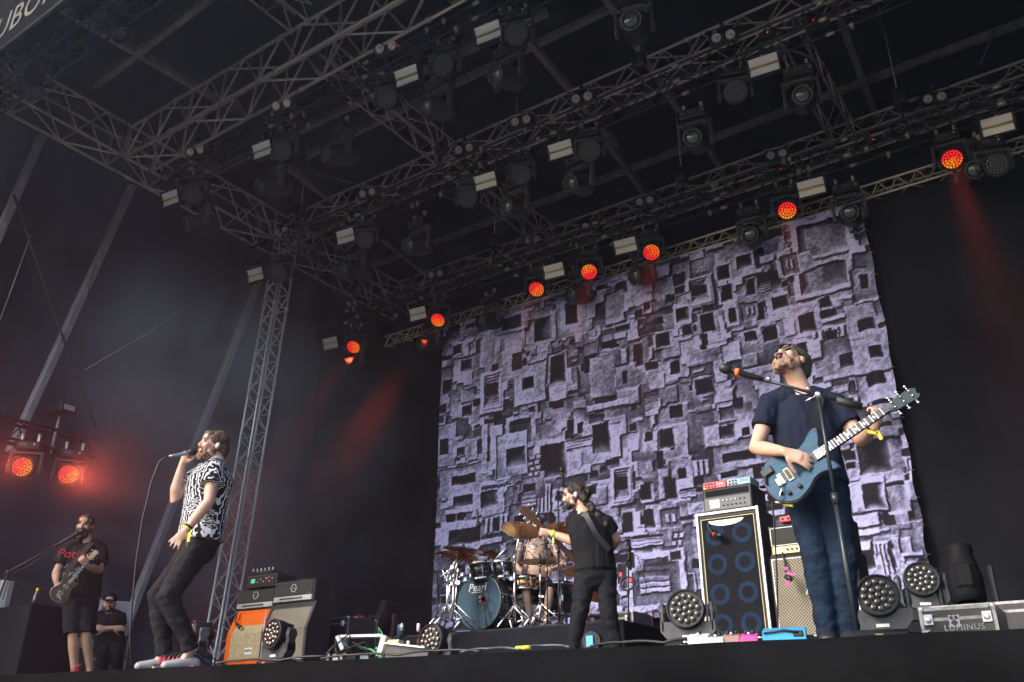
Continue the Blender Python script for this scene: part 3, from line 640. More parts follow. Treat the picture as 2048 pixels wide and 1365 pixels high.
def make_print():
    """a printed photograph of stone relief: a height field, lit from the upper left"""
    W_, H_ = bx1-bx0, bz1-bz0
    X, Z = np.meshgrid(np.linspace(0, W_, GX), np.linspace(H_, 0, GZ))
    def vnoise(sx, sz, seed):
        r = np.random.default_rng(seed); g_ = r.random((int(H_*sz)+4, int(W_*sx)+4)); fx = X*sx; fz = Z*sz
        i = np.floor(fx).astype(int); j = np.floor(fz).astype(int); a = fx-i; b = fz-j; a = a*a*(3-2*a); b = b*b*(3-2*b)
        return (g_[j, i]*(1-a)+g_[j, i+1]*a)*(1-b)+(g_[j+1, i]*(1-a)+g_[j+1, i+1]*a)*b
    big = .55*vnoise(2.2, 2.2, 1)+.3*vnoise(6, 6, 2)+.15*vnoise(15, 15, 3)
    fine = .45*vnoise(18, 18, 4)+.35*vnoise(34, 34, 5)+.2*vnoise(60, 60, 6)
    wx = .025*(vnoise(5, 5, 31)-.5)+.010*(vnoise(16, 16, 32)-.5); wz = .025*(vnoise(5, 5, 33)-.5)+.010*(vnoise(16, 16, 34)-.5)
    XW = X+wx; ZW = Z+wz          # ragged edges
    h = .10*(big-.5); alb = .62+.25*(big-.5); r = random.Random(11)
    def win(x0, z0, x1, z1, pad=.06):
        c0 = max(0, int((x0-pad)/W_*(GX-1))); c1 = min(GX, int((x1+pad)/W_*(GX-1))+2); r0 = max(0, int((H_-z1-pad)/H_*(GZ-1))); r1 = min(GZ, int((H_-z0+pad)/H_*(GZ-1))+2)
        return (slice(r0, r1), slice(c0, c1)) if c1 > c0 and r1 > r0 else None
    def slab(x0, z0, x1, z1, hh, bev=.02, tone=None, tilt=(0, 0), rel=False):
        w_ = win(x0, z0, x1, z1)
        if w_ is None: return
        x = XW[w_]; z = ZW[w_]; dd = np.minimum(np.minimum(x-x0, x1-x), np.minimum(z-z0, z1-z)); mk = dd > 0
        if not mk.any(): return
        k = np.clip(dd/max(bev, 1e-3), 0, 1); k = k*k*(3-2*k)
        base = h[w_]; m0 = float(base[mk].mean()) if rel else 0.
        tgt = m0+hh+tilt[0]*(x-(x0+x1)/2)+tilt[1]*(z-(z0+z1)/2)
        base[mk] = (base*(1-k)+tgt*k)[mk]
        if tone is not None: al = alb[w_]; al[mk] = (al*(1-k)+(tone+.16*(big[w_]-.5))*k)[mk]
    def pit(x0, z0, x1, z1, dep, splay=.35):
        """recess whose reveals slope in to a flat dark back"""
        w_ = win(x0, z0, x1, z1)
        if w_ is None: return
        x = XW[w_]; z = ZW[w_]; dd = np.minimum(np.minimum(x-x0, x1-x), np.minimum(z-z0, z1-z)); mk = dd > 0
        if not mk.any(): return
        mn = min(x1-x0, z1-z0); q = [max(.012, splay*mn*r.uniform(.15, .9)) for _ in range(4)]; q[2] = max(q[2], mn*r.choice((.1, .35, .6)))
        k = np.minimum(np.minimum(np.clip((x-x0)/q[0], 0, 1), np.clip((x1-x)/q[1], 0, 1)), np.minimum(np.clip((z-z0)/q[2], 0, 1), np.clip((z1-z)/q[3], 0, 1))); base = h[w_]; m0 = float(base[mk].mean())
        base[mk] = (m0-dep*r.uniform(.6, 1.05)*k-.05)[mk]; al = alb[w_]; al[mk] = (.60+.5*(big[w_]-.5))[mk]
    def rect(px0, py0, px1, py1):
        xc, yc = (px0+px1)/2, (py0+py1)/2
        return PY(px0, yc, BY).x-bx0, PY(xc, py1, BY).z-bz0, PY(px1, yc, BY).x-bx0, PY(xc, py0, BY).z-bz0
    for it, (s0, s1, cnt) in enumerate(((.6, 1.3, 110), (.28, .7, 260), (.10, .32, 640))):
        for _ in range(cnt):
            w = r.uniform(s0, s1); hh = r.uniform(s0, s1)*r.choice((.45, .8, 1.1)); x = r.uniform(-.3, W_); z = r.uniform(-.3, H_)
            if it == 2 and r.random() < .34: pit(x, z, x+w*.9, z+hh*.9, r.uniform(.15, .45), r.uniform(.1, .5))
            else: slab(x, z, x+w, z+hh, r.uniform(-.14, .19) if it < 2 else r.uniform(-.06, .10), r.choice((.012, .02, .06)), r.choice((.92, .78, .66, .5, .58, .42)), (r.uniform(-.22, .22), r.uniform(-.30, .20)), rel=it == 2)
    order = {'B': 0, 'b': 1, 'F': 2, 'S': 3, 'P': 3, 'd': 4, 'D': 4, 'L': 5, 'W': 5, 'w': 6, 's': 6, 'p': 6, 'k': 6}
    for k, a, b, c, d_ in sorted(PR, key=lambda q: order[q[0]]):
        x0, z0, x1, z1 = rect(a, b, c, d_); w = x1-x0; hh = z1-z0; mn = min(w, hh)
        if k in 'bB': slab(x0, z0, x1, z1, r.uniform(.08, .20), .03, .78, (r.uniform(-.1, .1), r.uniform(-.12, .06)))
        elif k == 'F': slab(x0-.12, z0-.12, x1+.12, z1+.12, .07, .05, .82, rel=True); pit(x0, z0, x1, z1, .16, .25)
        elif k in 'wW':
            f_ = max(.06, .30*mn); fz = [f_*r.uniform(.4, 1.6) for _ in range(4)]; slab(x0-fz[0], z0-fz[1], x1+fz[2], z1+fz[3], r.uniform(-.02, .08), r.choice((.02, .05, .09)), r.uniform(.62, .88), (r.uniform(-.2, .2), r.uniform(-.25, .1)), rel=True)
            if r.random() < .5: slab(x0-.03, z0-.03, x1+.03, z1+.03, -.05, .012, rel=True); pit(x0, z0, x1, z1, .55, r.choice((.12, .2, .45)))
        elif k in 'dD': slab(x0-.3*r.random(), z0-.25*r.random(), x1+.25*r.random(), z1+.3*r.random(), r.uniform(-.04, .07), r.choice((.02, .06)), r.uniform(.6, .85), (r.uniform(-.15, .15), r.uniform(-.2, .1)), rel=True); pit(x0, z0, x1, z1, .62 if k == 'D' else .42, r.choice((.25, .5, .8)))
        elif k in 'sS':
            slab(x0, z0, x1, z1, .17, .05, .84); cx, cz = (x0+x1)/2, (z0+z1)/2+hh*.04
            for q in range(6): s_ = 1-.13*(q+1); slab(cx-w*s_*.43, cz-hh*s_*.5, cx+w*s_*.43, cz+hh*s_*.5, .20-.075*q, .022, .76)
            pit(cx-w*.22, cz-hh*.12, cx+w*.22, cz+hh*.15, .4, .2)
        elif k == 'P':
            slab(x0, z0, x1, z1, .10, .03, .74); nq = max(4, int(w/.10))
            for q in range(nq): xa = x0+w*q/nq; slab(xa+w/nq*.15, z0+hh*.06, xa+w/nq*.8, z1-hh*.05, .20-.10*abs(q-nq/2+.5)/nq*-2-.12, .02, .78); pit(xa+w/nq*.82, z0+hh*.08, xa+w/nq*1.1, z1-hh*.1, .2, .2)
            if w > .5: pit(x0+w*.36, z0+hh*.14, x0+w*.62, z1-hh*.18, .5, .15)
        elif k == 'L':
            nq = max(4, int(hh/.085))
            for q in range(nq): za = z0+hh*q/nq; slab(x0, za, x1, za+hh/nq, .16-.40*q/nq, .012, .7)
        elif k == 'p': slab(x0-.08, z0-.08, x1+.08, z1+.08, -.05, .03, .7); slab(x0, z0, x0+w*.46, z1, .08, .02, .74); slab(x0+w*.54, z0, x1, z1, .08, .02, .74)
        elif k == 'k':
            nx, nz = max(2, int(w/.12)), max(2, int(hh/.09)); slab(x0, z0, x1, z1, -.06, .02, .5)
            for i in range(nx):
                for j in range(nz): o_ = .5*(j % 2)*w/nx; slab(x0+w*i/nx+o_*.5, z0+hh*j/nz, x0+w*(i+.84)/nx+o_*.5, z0+hh*(j+.8)/nz, .06+.03*r.random(), .012, .72)
    h = h+.030*(fine-.5)+.05*(big-.5)
    ck = np.abs(vnoise(3.2, 3.2, 21)+.6*vnoise(8, 8, 22)-.8); h = np.where(ck < .007, h-.014, h)
    def blur(a, n):
        for ax in (0, 1):
            p = np.concatenate([np.repeat(a.take([0], ax), n, ax), a, np.repeat(a.take([-1], ax), n+1, ax)], ax); cs = np.cumsum(p, ax)
            a = (np.take(cs, range(2*n+1, cs.shape[ax]), ax)-np.take(cs, range(0, cs.shape[ax]-2*n-1), ax))/(2*n+1)
            a = a if a.shape == h.shape else a
        return a
    dxm = W_/(GX-1); dzm = H_/(GZ-1)
    gx = np.gradient(h, axis=1)/dxm; gz = -np.gradient(h, axis=0)/dzm
    nl = np.sqrt(1+(gx*.55)**2+(gz*.55)**2); lam = (.42*gx*.55*1+(-.62)*gz*.55+.66)/nl   # light from the upper left
    lam = np.clip(lam, .06, 1.25)
    hb1 = blur(blur(h, 6), 6); hb2 = blur(blur(h, 22), 22)
    ao = np.exp(np.clip((h-hb1)*5., -1.6, .20))*np.exp(np.clip((h-hb2)*3.0, -1.6, .18))
    dark = np.exp(np.clip((h+.16)*3.4, -1.9, 0))
    img = alb*lam*ao*dark*1.34*(.86+.55*(fine-.5)+.35*(big-.3)); img = np.maximum(img, .045+.06*big)
    return np.clip(img, .01, 1.0)
IMG = make_print()
gam = np.clip(IMG*1.18, 0, 1.12)**2.0
rgb = np.stack([gam*.545+.008, gam*.545+.008, gam*.90+.014, np.ones_like(gam)], -1)
vs = np.zeros((GZ, GX, 3))
for i in range(GZ):
    vs[i, :, 2] = bz1+(bz0-bz1)*i/(GZ-1)
vs[:, :, 0] = np.linspace(bx0, bx1, GX)[None]
U = np.linspace(0, 1, GX)[None]; Vv = np.linspace(0, 1, GZ)[:, None]
wave = .02*np.sin(U*9+Vv*2)+.012*np.sin(Vv*13+U*4)+(U**8)*.06*np.sin(Vv*34+3*np.sin(Vv*7))+((U > .9)*(U-.9)*10)*.035*np.sin(U*160)
vs[:, :, 1] = BY+wave
vs[:, -60:, 0] += (.008*np.sin(Vv*40))*np.linspace(0, 1, 60)[None]
idx = np.arange(GX*GZ).reshape(GZ, GX)
fs = np.stack([idx[:-1, :-1], idx[1:, :-1], idx[1:, 1:], idx[:-1, 1:]], -1).reshape(-1, 4)
me = bpy.data.meshes.new('printed_cloth'); me.from_pydata(vs.reshape(-1, 3).tolist(), [], fs.tolist())
ca = me.color_attributes.new('print', 'FLOAT_COLOR', 'POINT'); ca.data.foreach_set('color', rgb.astype(np.float32).ravel())
me.polygons.foreach_set('use_smooth', np.ones(len(fs), bool))
bm_ = bpy.data.materials.new('printed_backdrop'); bm_.use_nodes = True; t = bm_.node_tree; at = t.nodes.new('ShaderNodeVertexColor'); at.layer_name = 'print'
t.links.new(at.outputs[0], t.nodes['Principled BSDF'].inputs['Base Color']); t.nodes['Principled BSDF'].inputs['Roughness'].default_value = .85
me.materials.append(bm_); me.update()
bd = empty('printed_backdrop', ((bx0+bx1)/2, BY, bz0), 'violet-grey printed cloth showing a maze of stone blocks, steps and windows', 'backdrop')
o = bpy.data.objects.new('printed_cloth', me); COL.objects.link(o); world_child(o, bd)
for s, x in ((0, bx0+.02), (1, bx1-.02)):
    m = MB()
    for k in range(16):
        z = bz1-.15-(bz1-bz0-.3)*k/15; m.tube([(x, BY-.01, z), (x+(.05 if s else -.05), BY+.03, z)], .006, 5)
    world_child(setp(m.build('tie_cords', mat('amber_tie', (.5, .3, .08), .6)), kind='stuff'), bd)

# ------------------------------------------------------------------ riser, amplifiers, cases
def crate(name, label, cat, c, d_, mt, bev=.01, rz=0., group=None):
    e = empty(name, Vector(c), label, cat, group, rotz(rz)); m = MB(); m.box((0, 0, d_[2]/2), d_, bev=bev); m.build('case_body', mt, e); return e
TOLEX = mat('black_tolex', (.016, .016, .018), .6, bump=.25, bscale=160, var=.25)
ORG = mat('orange_tolex', (.72, .125, .004), .6, spec=.2, bump=.15, bscale=160, var=.12)
BASKET = mat('tan_grille_cloth', (.42, .33, .19), .85, bump=.3, bscale=220, var=.25, scale=40)
def weave(name, c1, c2, sc):
    m = bpy.data.materials.new(name); m.use_nodes = True; t = m.node_tree; n = t.nodes; tc = n.new('ShaderNodeTexCoord')
    ch = n.new('ShaderNodeTexChecker'); ch.inputs['Scale'].default_value = sc; ch.inputs[1].default_value = (*c1, 1); ch.inputs[2].default_value = (*c2, 1)
    nz = n.new('ShaderNodeTexNoise'); nz.inputs['Scale'].default_value = 4; mx = n.new('ShaderNodeMixRGB'); mx.blend_type = 'MULTIPLY'; mx.inputs[0].default_value = .5
    t.links.new(tc.outputs['Object'], ch.inputs[0]); t.links.new(tc.outputs['Object'], nz.inputs['Vector']); t.links.new(ch.outputs[0], mx.inputs[1]); t.links.new(nz.outputs[0], mx.inputs[2])
    t.links.new(mx.outputs[0], n['Principled BSDF'].inputs['Base Color']); n['Principled BSDF'].inputs['Roughness'].default_value = .8; n['Principled BSDF'].inputs['Specular IOR Level'].default_value = .08
    return m
SILV = weave('salt_pepper_grille', (.42, .37, .28), (.10, .09, .07), 70)
MESHG = weave('metal_mesh_grille', (.020, .022, .028), (.006, .0065, .008), 110)
PANEL = mat('steel_panel', (.62, .63, .65), .35, .6, var=.12)
GOLDP = mat('brass_panel', (.62, .48, .22), .4, .5, var=.12)
KNOB = mat('black_knob', (.012, .012, .013), .4)
REDB = mat('red_enamel', (.62, .03, .05), .35, var=.1)
BLUB = mat('blue_grey_enamel', (.20, .32, .38), .4, var=.1)
DBLU = mat('blue_speaker_ring', (.013, .026, .055), .8, spec=.08, var=.2)
SCRN = mat('lcd_screen', (.3, .38, .40), .3, emit=(.45, .6, .65), es=.35)
WHITE_PIPE = mat('white_piping', (.7, .7, .66), .5)
EDGEW = mat('worn_white_edge', (.62, .61, .58), .5, .2, var=.35, scale=18)
for x0_, x1_, y_, lb in ((-12.1, -7.9, PD(447, 1228, 12.0).y, 'low black platform under the orange and dark speaker cabinets'), (PD(1392, 1030, 8.6).x-.15, -1.2, PD(1537, 1115, 8.35).y-.05, 'low black platform under the bass cabinet and pale-cloth cabinet')):
    e = empty('backline_platform', ((x0_+x1_)/2, y_+.4, 0), lb, 'platform'); m = MB(); m.box((0, 0, .325/2), (x1_-x0_, 1.0, .325), bev=.006); m.build('platform_box', BLK, e)
    m = MB(); m.box((0, -.51, .31), (x1_-x0_-.02, .012, .02)); m.build('edge_strip', BLKM, e)
# drum riser
rp0 = PD(820, 1282, 8.9)
ry0 = 7.75; rx_l = PY(800, 1280, ry0).x; rx_r = PY(1250, 1290, ry0).x
riser = empty('drum_riser', ((rx_l+rx_r)/2, ry0, 0), 'low black drum riser with carpet under the drum kit', 'riser')
RH = .58
m = MB(); m.box(((rx_l+rx_r)/2, ry0+1.45, RH/2), (rx_r-rx_l, 2.9, RH), bev=.01); world_child(m.build('riser_box', BLK), riser)
m = MB(); m.box(((rx_l+rx_r)/2, ry0+1.45, RH+.008), (rx_r-rx_l-.1, 2.8, .014)); world_child(m.build('carpet', mat('dark_carpet', (.03, .022, .022), .95, bump=.5, bscale=120)), riser)

def amp_front(e, w, h, dep):  # helper: y=-dep/2 is the front
    return -dep/2
def cab(name, label, c, w, h, dep, body, grille, rz=0., pipe=None, slant=False, frame=.03):
    e = empty(name, Vector(c), label, 'amplifier', None, rotz(rz)); f = -dep/2
    m = MB()
    if slant:
        prof = [(f, 0), (dep/2, 0), (dep/2, h), (f+.12, h), (f, h*.55)]
        m.prism([(y, z) for y, z in prof], w, Matrix(((0, 0, 1), (1, 0, 0), (0, 1, 0))), (-w/2, 0, 0))
    else: m.box((0, 0, h/2), (w, dep, h), bev=.014)
    m.build('cabinet_body', body, e)
    if slant:
        for (y0_, z0_, y1_, z1_) in ((f, frame, f, h*.55), (f, h*.55, f+.12, h-frame)):
            a = V(0, y0_-.006, z0_); b = V(0, y1_-.006, z1_); mm = MB(); mm.box((a+b)/2+V(0, -.002, 0), (w-2*frame, (b-a).length, .012), frame_from(V(1, 0, 0), V(0, -(b-a).z, (b-a).y))); mm.build('grille', grille, e)
        m = MB()
        for s in (-1, 1):
            m.box((s*(w/2-frame/2), f-.004, h*.275), (frame, .02, h*.55)); a = V(s*(w/2-frame/2), f-.004, h*.55); b = V(s*(w/2-frame/2), f+.116, h); m.box((a+b)/2, (frame, .02, (b-a).length), Matrix.Rotation(-math.atan2(.12, h*.45), 3, 'X'))
        m.box((0, f-.004, frame/2), (w, .02, frame)); m.box((0, f+.112, h-frame/2), (w, .02, frame)); m.build('front_frame', pipe or body, e)
    else:
        m = MB(); m.box((0, f-.004, h/2), (w-2*frame, .012, h-2*frame)); m.build('grille', grille, e)
        m = MB(); t_ = .008
        for s in (-1, 1): m.box((s*(w/2-frame), f-.006, h/2), (t_, .016, h-2*frame+t_)); m.box((0, f-.006, h/2+s*(h/2-frame)), (w-2*frame-t_, .016, t_))
        m.build('piping', pipe or WHITE_PIPE, e)
    for s in (-1, 1):
        m = MB(); m.box((s*(w/2+.003), .02, h*.62), (.012, .13, .06), bev=.004); m.build('side_handle', BLKM, e)
    return e
def amp_head(name, label, c, w, h, dep, panel, rz=0., logo=None, shelf=0.):
    e = empty(name, Vector(c), label, 'amplifier', None, rotz(rz)); f = -dep/2
    m = MB(); m.box((0, 0, h/2), (w, dep, h), bev=.012); m.build('case_body', TOLEX, e)
    m = MB(); m.box((0, f-.004, h*.64), (w-.05, .01, h*.56)); m.build('grille', mat('dark_front_cloth', (.02, .019, .018), .8), e)
    m = MB(); m.box((0, f-.008, h*.2), (w-.05, .014, h*.22)); pn = m.build('control_panel', panel, e)
    for k in range(10):
        mm = MB(); mm.lathe([(.010, 0), (.009, .018), (0, .018)], (-w*.28+w*.056*k, f-.014, h*.2), Matrix.Rotation(math.pi/2, 3, 'X'), 10); mm.build('knob', KNOB, pn)
    m = MB(); m.tube([(-.11, 0, h), (-.09, 0, h+.025), (.09, 0, h+.025), (.11, 0, h)], .011, 6); m.build('carry_handle', RUB, e)
    m = MB()
    for s in (-1, 1):
        for u in (0, 1): m.box((s*(w/2-.014), f+.004, u*(h-.03)+.015), (.034, .016, .034), bev=.006)
    setp(m.build('corner_caps', BLKM, e), kind='stuff')
    return e
# right side: tall bass cabinet with rack units, and a valve head on a 4x12 behind the guitarist
PL = .33
D1 = 8.6
pa = PD(1392, 1030, D1); YC = pa.y; pb_ = PY(1516, 1012, YC); cw = pb_.x-pa.x; chh = pa.z-PL
bc = empty('bass_cabinet', ((pa.x+pb_.x)/2, YC+.22, PL), 'tall flight-cased bass cabinet with eight blue-ringed speakers behind a mesh', 'amplifier')
m = MB(); m.box((0, .0, chh/2), (cw, .44, chh), bev=.012); m.build('cabinet_body', TOLEX, bc)
f = -.22
m = MB(); m.box((0, f-.004, chh/2), (cw-.10, .010, chh-.10)); gm_ = m.build('grille', MESHG, bc)
for ix in (-1, 1):
    for iz in range(4):
        m = MB(); m.lathe([(.056, 0), (.056, .003), (.096, .003), (.096, 0)], (ix*cw*.215, f-.0085, chh*(.14+.225*iz)), Matrix.Rotation(math.pi/2, 3, 'X'), 26, smooth=False, cap=False); m.build('speaker_ring', DBLU, gm_)
for s in (-1, 1):
    m = MB(); m.box((s*(cw/2-.010), f-.006, chh/2), (.022, .020, chh+.01)); m.box((s*(cw/2-.004), 0.21, chh/2), (.012, .03, chh)); m.build('edge_trim', EDGEW, bc)
m = MB(); m.box((0, f-.006, chh-.010), (cw-.044, .020, .022)); m.build('edge_trim', EDGEW, bc)
m = MB()
for s in (-1, 1): m.box((s*(cw/2-.05), f-.009, chh/2-.01), (.006, .006, chh-.11)); 
m.box((0, f-.009, chh-.063), (cw-.1, .006, .006)); setp(m.build('gold_piping', mat('gold_piping', (.5, .42, .2), .5), bc), kind='stuff')
m = MB(); n_ = 14; vs = []
for i in range(n_+1):
    t_ = i/n_; x = -cw*.30+cw*.56*t_; vs += [(x, f-.012, chh-.085), (x, f-.012, chh-.095-.045*math.sin(math.pi*t_)**.6)]
m.add(vs, [(2*i, 2*i+1, 2*i+3, 2*i+2) for i in range(n_)]); m.build('badge', EDGEW, bc)
for s in (-1, 1):
    m = MB(); m.box((cw/2+.004, .0, chh*.55+s*.3), (.012, .12, .12), bev=.004); m.build('side_handle', BLKM, bc)
# rack case on top and two small preamps on it
ra = PY(1408, 1018, YC+.03); rb_ = PY(1505, 1000, YC+.03); rw = rb_.x-ra.x; chh += PL; rh = PY(1405, 982, YC+.03).z-chh
rk = empty('rack_unit', ((ra.x+rb_.x)/2, YC+.22, chh+.003), 'black rack unit with a lit screen standing on the bass cabinet', 'rack unit')
m = MB(); m.box((0, 0, rh/2), (rw, .38, rh), bev=.008); m.build('case_body', BLKP, rk)
m = MB(); m.box((0, -.193, rh*.34), (rw-.03, .01, rh*.52)); fp = m.build('front_panel', GRYP, rk)
m = MB(); m.box((-rw*.26, -.20, rh*.34), (rw*.2, .006, rh*.34)); m.build('screen', SCRN, fp)
for k in range(6):
    for j in range(2):
        mm = MB(); mm.lathe([(.007, 0), (.007, .010), (0, .010)], (rw*(-.08+.085*k), -.197, rh*(.24+.2*j)), Matrix.Rotation(math.pi/2, 3, 'X'), 8); mm.build('knob', WHT if j and k < 4 else KNOB, fp)
m = MB(); m.box((0, -.19, rh*.8), (rw-.06, .012, rh*.22)); m.build('open_slot', BLK, rk)
for nm, mt, xa, lb in (('preamp', REDB, -.25, 'red enamel preamp with small knobs on top of the rack unit'), ('preamp', BLUB, .25, 'blue-grey enamel preamp with sliders on top of the rack unit')):
    w = rw*.5-.006; e = empty(nm, ((ra.x+rb_.x)/2+xa*rw, YC+.16, chh+rh+.006), lb, 'preamp')
    m = MB(); m.box((0, 0, .035), (w, .24, .07), bev=.006); m.build('case_body', mt, e)
    for k in range(4):
        for j in range(2):
            if xa < 0 or k < 3:
                mm = MB(); mm.lathe([(.008, 0), (.007, .012), (0, .012)], (-w*.36+w*.13*k, -.12, .02+.028*j), Matrix.Rotation(math.pi/2, 3, 'X'), 8); mm.build('knob', KNOB, e)
    m = MB()
    if xa > 0:
        for k in range(5): m.box((w*(.08+.075*k), -.1215, .042), (.003, .004, .035))
        setp(m.build('slider', KNOB, e), kind='stuff')
        m = MB(); m.box((-w*.38, -.1215, .018), (.03, .004, .014)); m.build('label_tape', mat('pink_tape', (.8, .05, .3), .6), e)
    else:
        m.box((-w*.40, -.1215, .012), (.03, .004, .014)); m.build('label_tape', mat('lime_tape', (.7, .75, .05), .6), e)
        text('Pulsar', .03, V(w*.25, -.1225, .042), Matrix.Rotation(math.pi/2, 3, 'X'), WHT, e, 'lettering')
m_ = empty('microphone', PD(1436, 1070, D1-.15), 'small black microphone hung over the mesh of the bass cabinet', 'microphone')
mic0 = PD(1436, 1071, D1-.16)
m = MB(); q = PD(1420, 1026, D1-.02); m.tube([q, PD(1416, 1052, D1-.06), PD(1423, 1066, D1-.12), mic0], .010, 8); world_child(m.build('cable', RUB), m_)
m = MB(); m.lathe([(.018, -.05), (.024, 0), (.03, .02), (.028, .045), (0, .055)], mic0, frame_z(V(1, -.1, -.25)), 12); world_child(m.build('capsule', BLKM), m_)
m = MB(); m.tube([mic0+V(-.03, 0, .012), mic0+V(-.045, 0, .016)], .02, 8); world_child(m.build('tape_ring', mat('red_tape', (.7, .04, .05), .5), m_), m_) if False else world_child(m.build('tape_ring', mat('red_tape', (.7, .04, .05), .5)), m_)
# valve head + 4x12
D2 = 8.35
qa = PD(1537, 1115, D2); YM = qa.y; qb = PY(1660, 1098, YM); mw = .76; mh = qa.z-PL
mc = cab('speaker_cabinet', 'speaker cabinet with pale basket-weave cloth behind the jeans-clad guitarist', (qa.x+mw/2, YM+.18, PL), mw, mh, .36, TOLEX, SILV)
text('Marshall', .115, V(.10, -.193, mh*.56), Matrix.Rotation(math.pi/2, 3, 'X'), WHITE_PIPE, mc, font_shear=.35, ext=.003)
mh += PL
mhd = amp_head('amplifier_head', 'black valve amplifier with brass panel on the pale-cloth speaker cabinet', (qa.x+mw/2-.005, YM+.18, mh+.004), mw-.02, PY(1540, 1052, YM).z-mh, .24, GOLDP)
text('Marshall', .07, V(.06, -.128, .17), Matrix.Rotation(math.pi/2, 3, 'X'), WHITE_PIPE, mhd, font_shear=.35, ext=.002)
m = MB()
hh = PY(1540, 1052, YM).z-mh
for s in (-1, 1): m.box((s*(mw/2-.03), -.127, hh*.64), (.006, .006, hh*.56)); m.box((0, -.127, hh*(.64+.28*s)), (mw-.07, .006, .006))
setp(m.build('piping', WHITE_PIPE, mhd), kind='stuff')
e = empty('preamp', (qa.x+.20, YM+.12, mh+hh+.03), 'small red pedal lying on the valve amplifier head', 'pedal'); m = MB(); m.box((0, 0, .03), (.16, .12, .055), bev=.006); m.build('case_body', REDB, e)
for k in range(3): mm = MB(); mm.lathe([(.009, 0), (.008, .014), (0, .014)], (-.05+.05*k, -.06, .03), Matrix.Rotation(math.pi/2, 3, 'X'), 8); mm.build('knob', KNOB, e)
e = empty('microphone', PD(1572, 1150, D2-.14), 'microphone with pink tape hung over the pale-cloth speaker cabinet', 'microphone')
mic1 = PD(1576, 1156, D2-.2)
m = MB(); m.tube([PD(1565, 1106, D2-.03), PD(1570, 1125, D2-.09), PD(1572, 1142, D2-.12), mic1], .010, 8); world_child(m.build('cable', RUB), e)
m = MB(); m.lathe([(.018, -.04), (.026, 0), (.03, .02), (.026, .04), (0, .05)], mic1, frame_z(V(.6, -.6, -.4)), 12); world_child(m.build('capsule', BLKM), e)
m = MB(); m.box(mic1+V(.03, -.01, .03), (.07, .004, .022), Matrix.Rotation(.3, 3, 'Y')); m.box(mic1+V(0, -.01, .075), (.035, .03, .02)); m.box(mic1+V(.0, -.03, -.045), (.03, .004, .05), Matrix.Rotation(.4, 3, 'Y')); world_child(setp(m.build('pink_tape', mat('pink_tape', (.8, .05, .3), .6)), kind='stuff'), e)
# left side: orange cabinet, dark cabinet, two valve heads, a rack unit
D3 = 12.0
oa = PD(447, 1228, D3); YO = oa.y; ob = PY(541, 1210, YO); ow = .76; oh = (oa.z+ob.z)/2; ry_ = R_(3)
oc = cab('speaker_cabinet', 'bright orange speaker cabinet with tan cloth and taped papers', (PY(503, 1221, YO).x, YO+.18, PL), .74, oh-PL, .36, ORG, BASKET, rz=ry_, slant=True, pipe=ORG, frame=.075)
m = MB(); m.lathe([(0, 0), (.05, 0)], (.08, -.192, (oh-PL)*.42), Matrix.Rotation(math.pi/2, 3, 'X'), 20); m.box((.03, -.194, (oh-PL)*.25), (.12, .004, .075)); m.build('paper_sticker', WHT, oc)
m = MB()
for k in range(5): m.box((-.012+.022*k, -.198, (oh-PL)*.25+.008*(k % 2)), (.012, .003, .03), Matrix.Rotation(.3*(k % 3-1), 3, 'Y'))
setp(m.build('sticker_print', KNOB, oc), kind='stuff')
da = PY(590, 1212, YO+.1); dw = .74
dc = cab('speaker_cabinet', 'dark speaker cabinet with silver-grey cloth beside the orange one', (PY(578, 1212, YO).x+.03, YO+.12, PL), .74, PY(580, 1206, YO).z-PL, .36, TOLEX, SILV, rz=ry_*.6, slant=True, pipe=TOLEX, frame=.04)
m = MB(); m.box((-.33, -.195, .3), (.008, .012, .6)); m.box((0, -.195, .035), (.66, .012, .008)); m.build('piping', WHITE_PIPE, dc)
dh = PY(580, 1206, YO).z
h2 = amp_head('amplifier_head', 'black valve amplifier with round logo on the dark speaker cabinet', (PY(580, 1192, YO).x, YO+.18, dh+.004), .68, .26, .26, PANEL, rz=ry_*.6)
h1 = amp_head('amplifier_head', 'black valve amplifier with round logo on the orange speaker cabinet', (PY(500, 1192, YO).x, YO+.22, oh+.004), .66, .25, .26, PANEL, rz=ry_)
for h_ in (h1, h2):
    m = MB(); m.lathe([(.040, .0), (.040, .004), (.046, .004), (.046, 0)], (0, -.137, .17), Matrix.Rotation(math.pi/2, 3, 'X'), 20, cap=False); m.build('logo_ring', WHITE_PIPE, h_)
    text('Peavey', .026, V(0, -.138, .168), Matrix.Rotation(math.pi/2, 3, 'X'), WHITE_PIPE, h_, font_shear=.3, ext=.001)
    text('6505', .022, V(.25, -.138, .105), Matrix.Rotation(math.pi/2, 3, 'X'), WHITE_PIPE, h_, ext=.001)
rk2 = empty('rack_unit', (PY(515, 1170, YO).x, YO+.22, oh+.254), 'black rack unit with green screen on the upper valve amplifier', 'rack unit', None, rotz(ry_))
m = MB(); m.box((0, 0, .085), (.52, .34, .16), bev=.01); m.build('case_body', TOLEX, rk2)
m = MB(); m.box((0, -.174, .085), (.46, .01, .11)); fp = m.build('front_panel', BLKP, rk2)
m = MB(); m.box((-.14, -.181, .085), (.07, .006, .05)); m.build('screen', mat('green_lcd', (.05, .25, .1), .4, emit=(.1, .5, .2), es=.3), fp)
for k in range(6): mm = MB(); mm.box((-.06+.05*k, -.181, .07+.03*(k % 2)), (.016, .006, .012)); mm.build('button', PANEL, fp)
for k in range(2): mm = MB(); mm.box((.08+.05*k, -.182, .115), (.012, .006, .008)); mm.build('indicator', LED_R, fp)
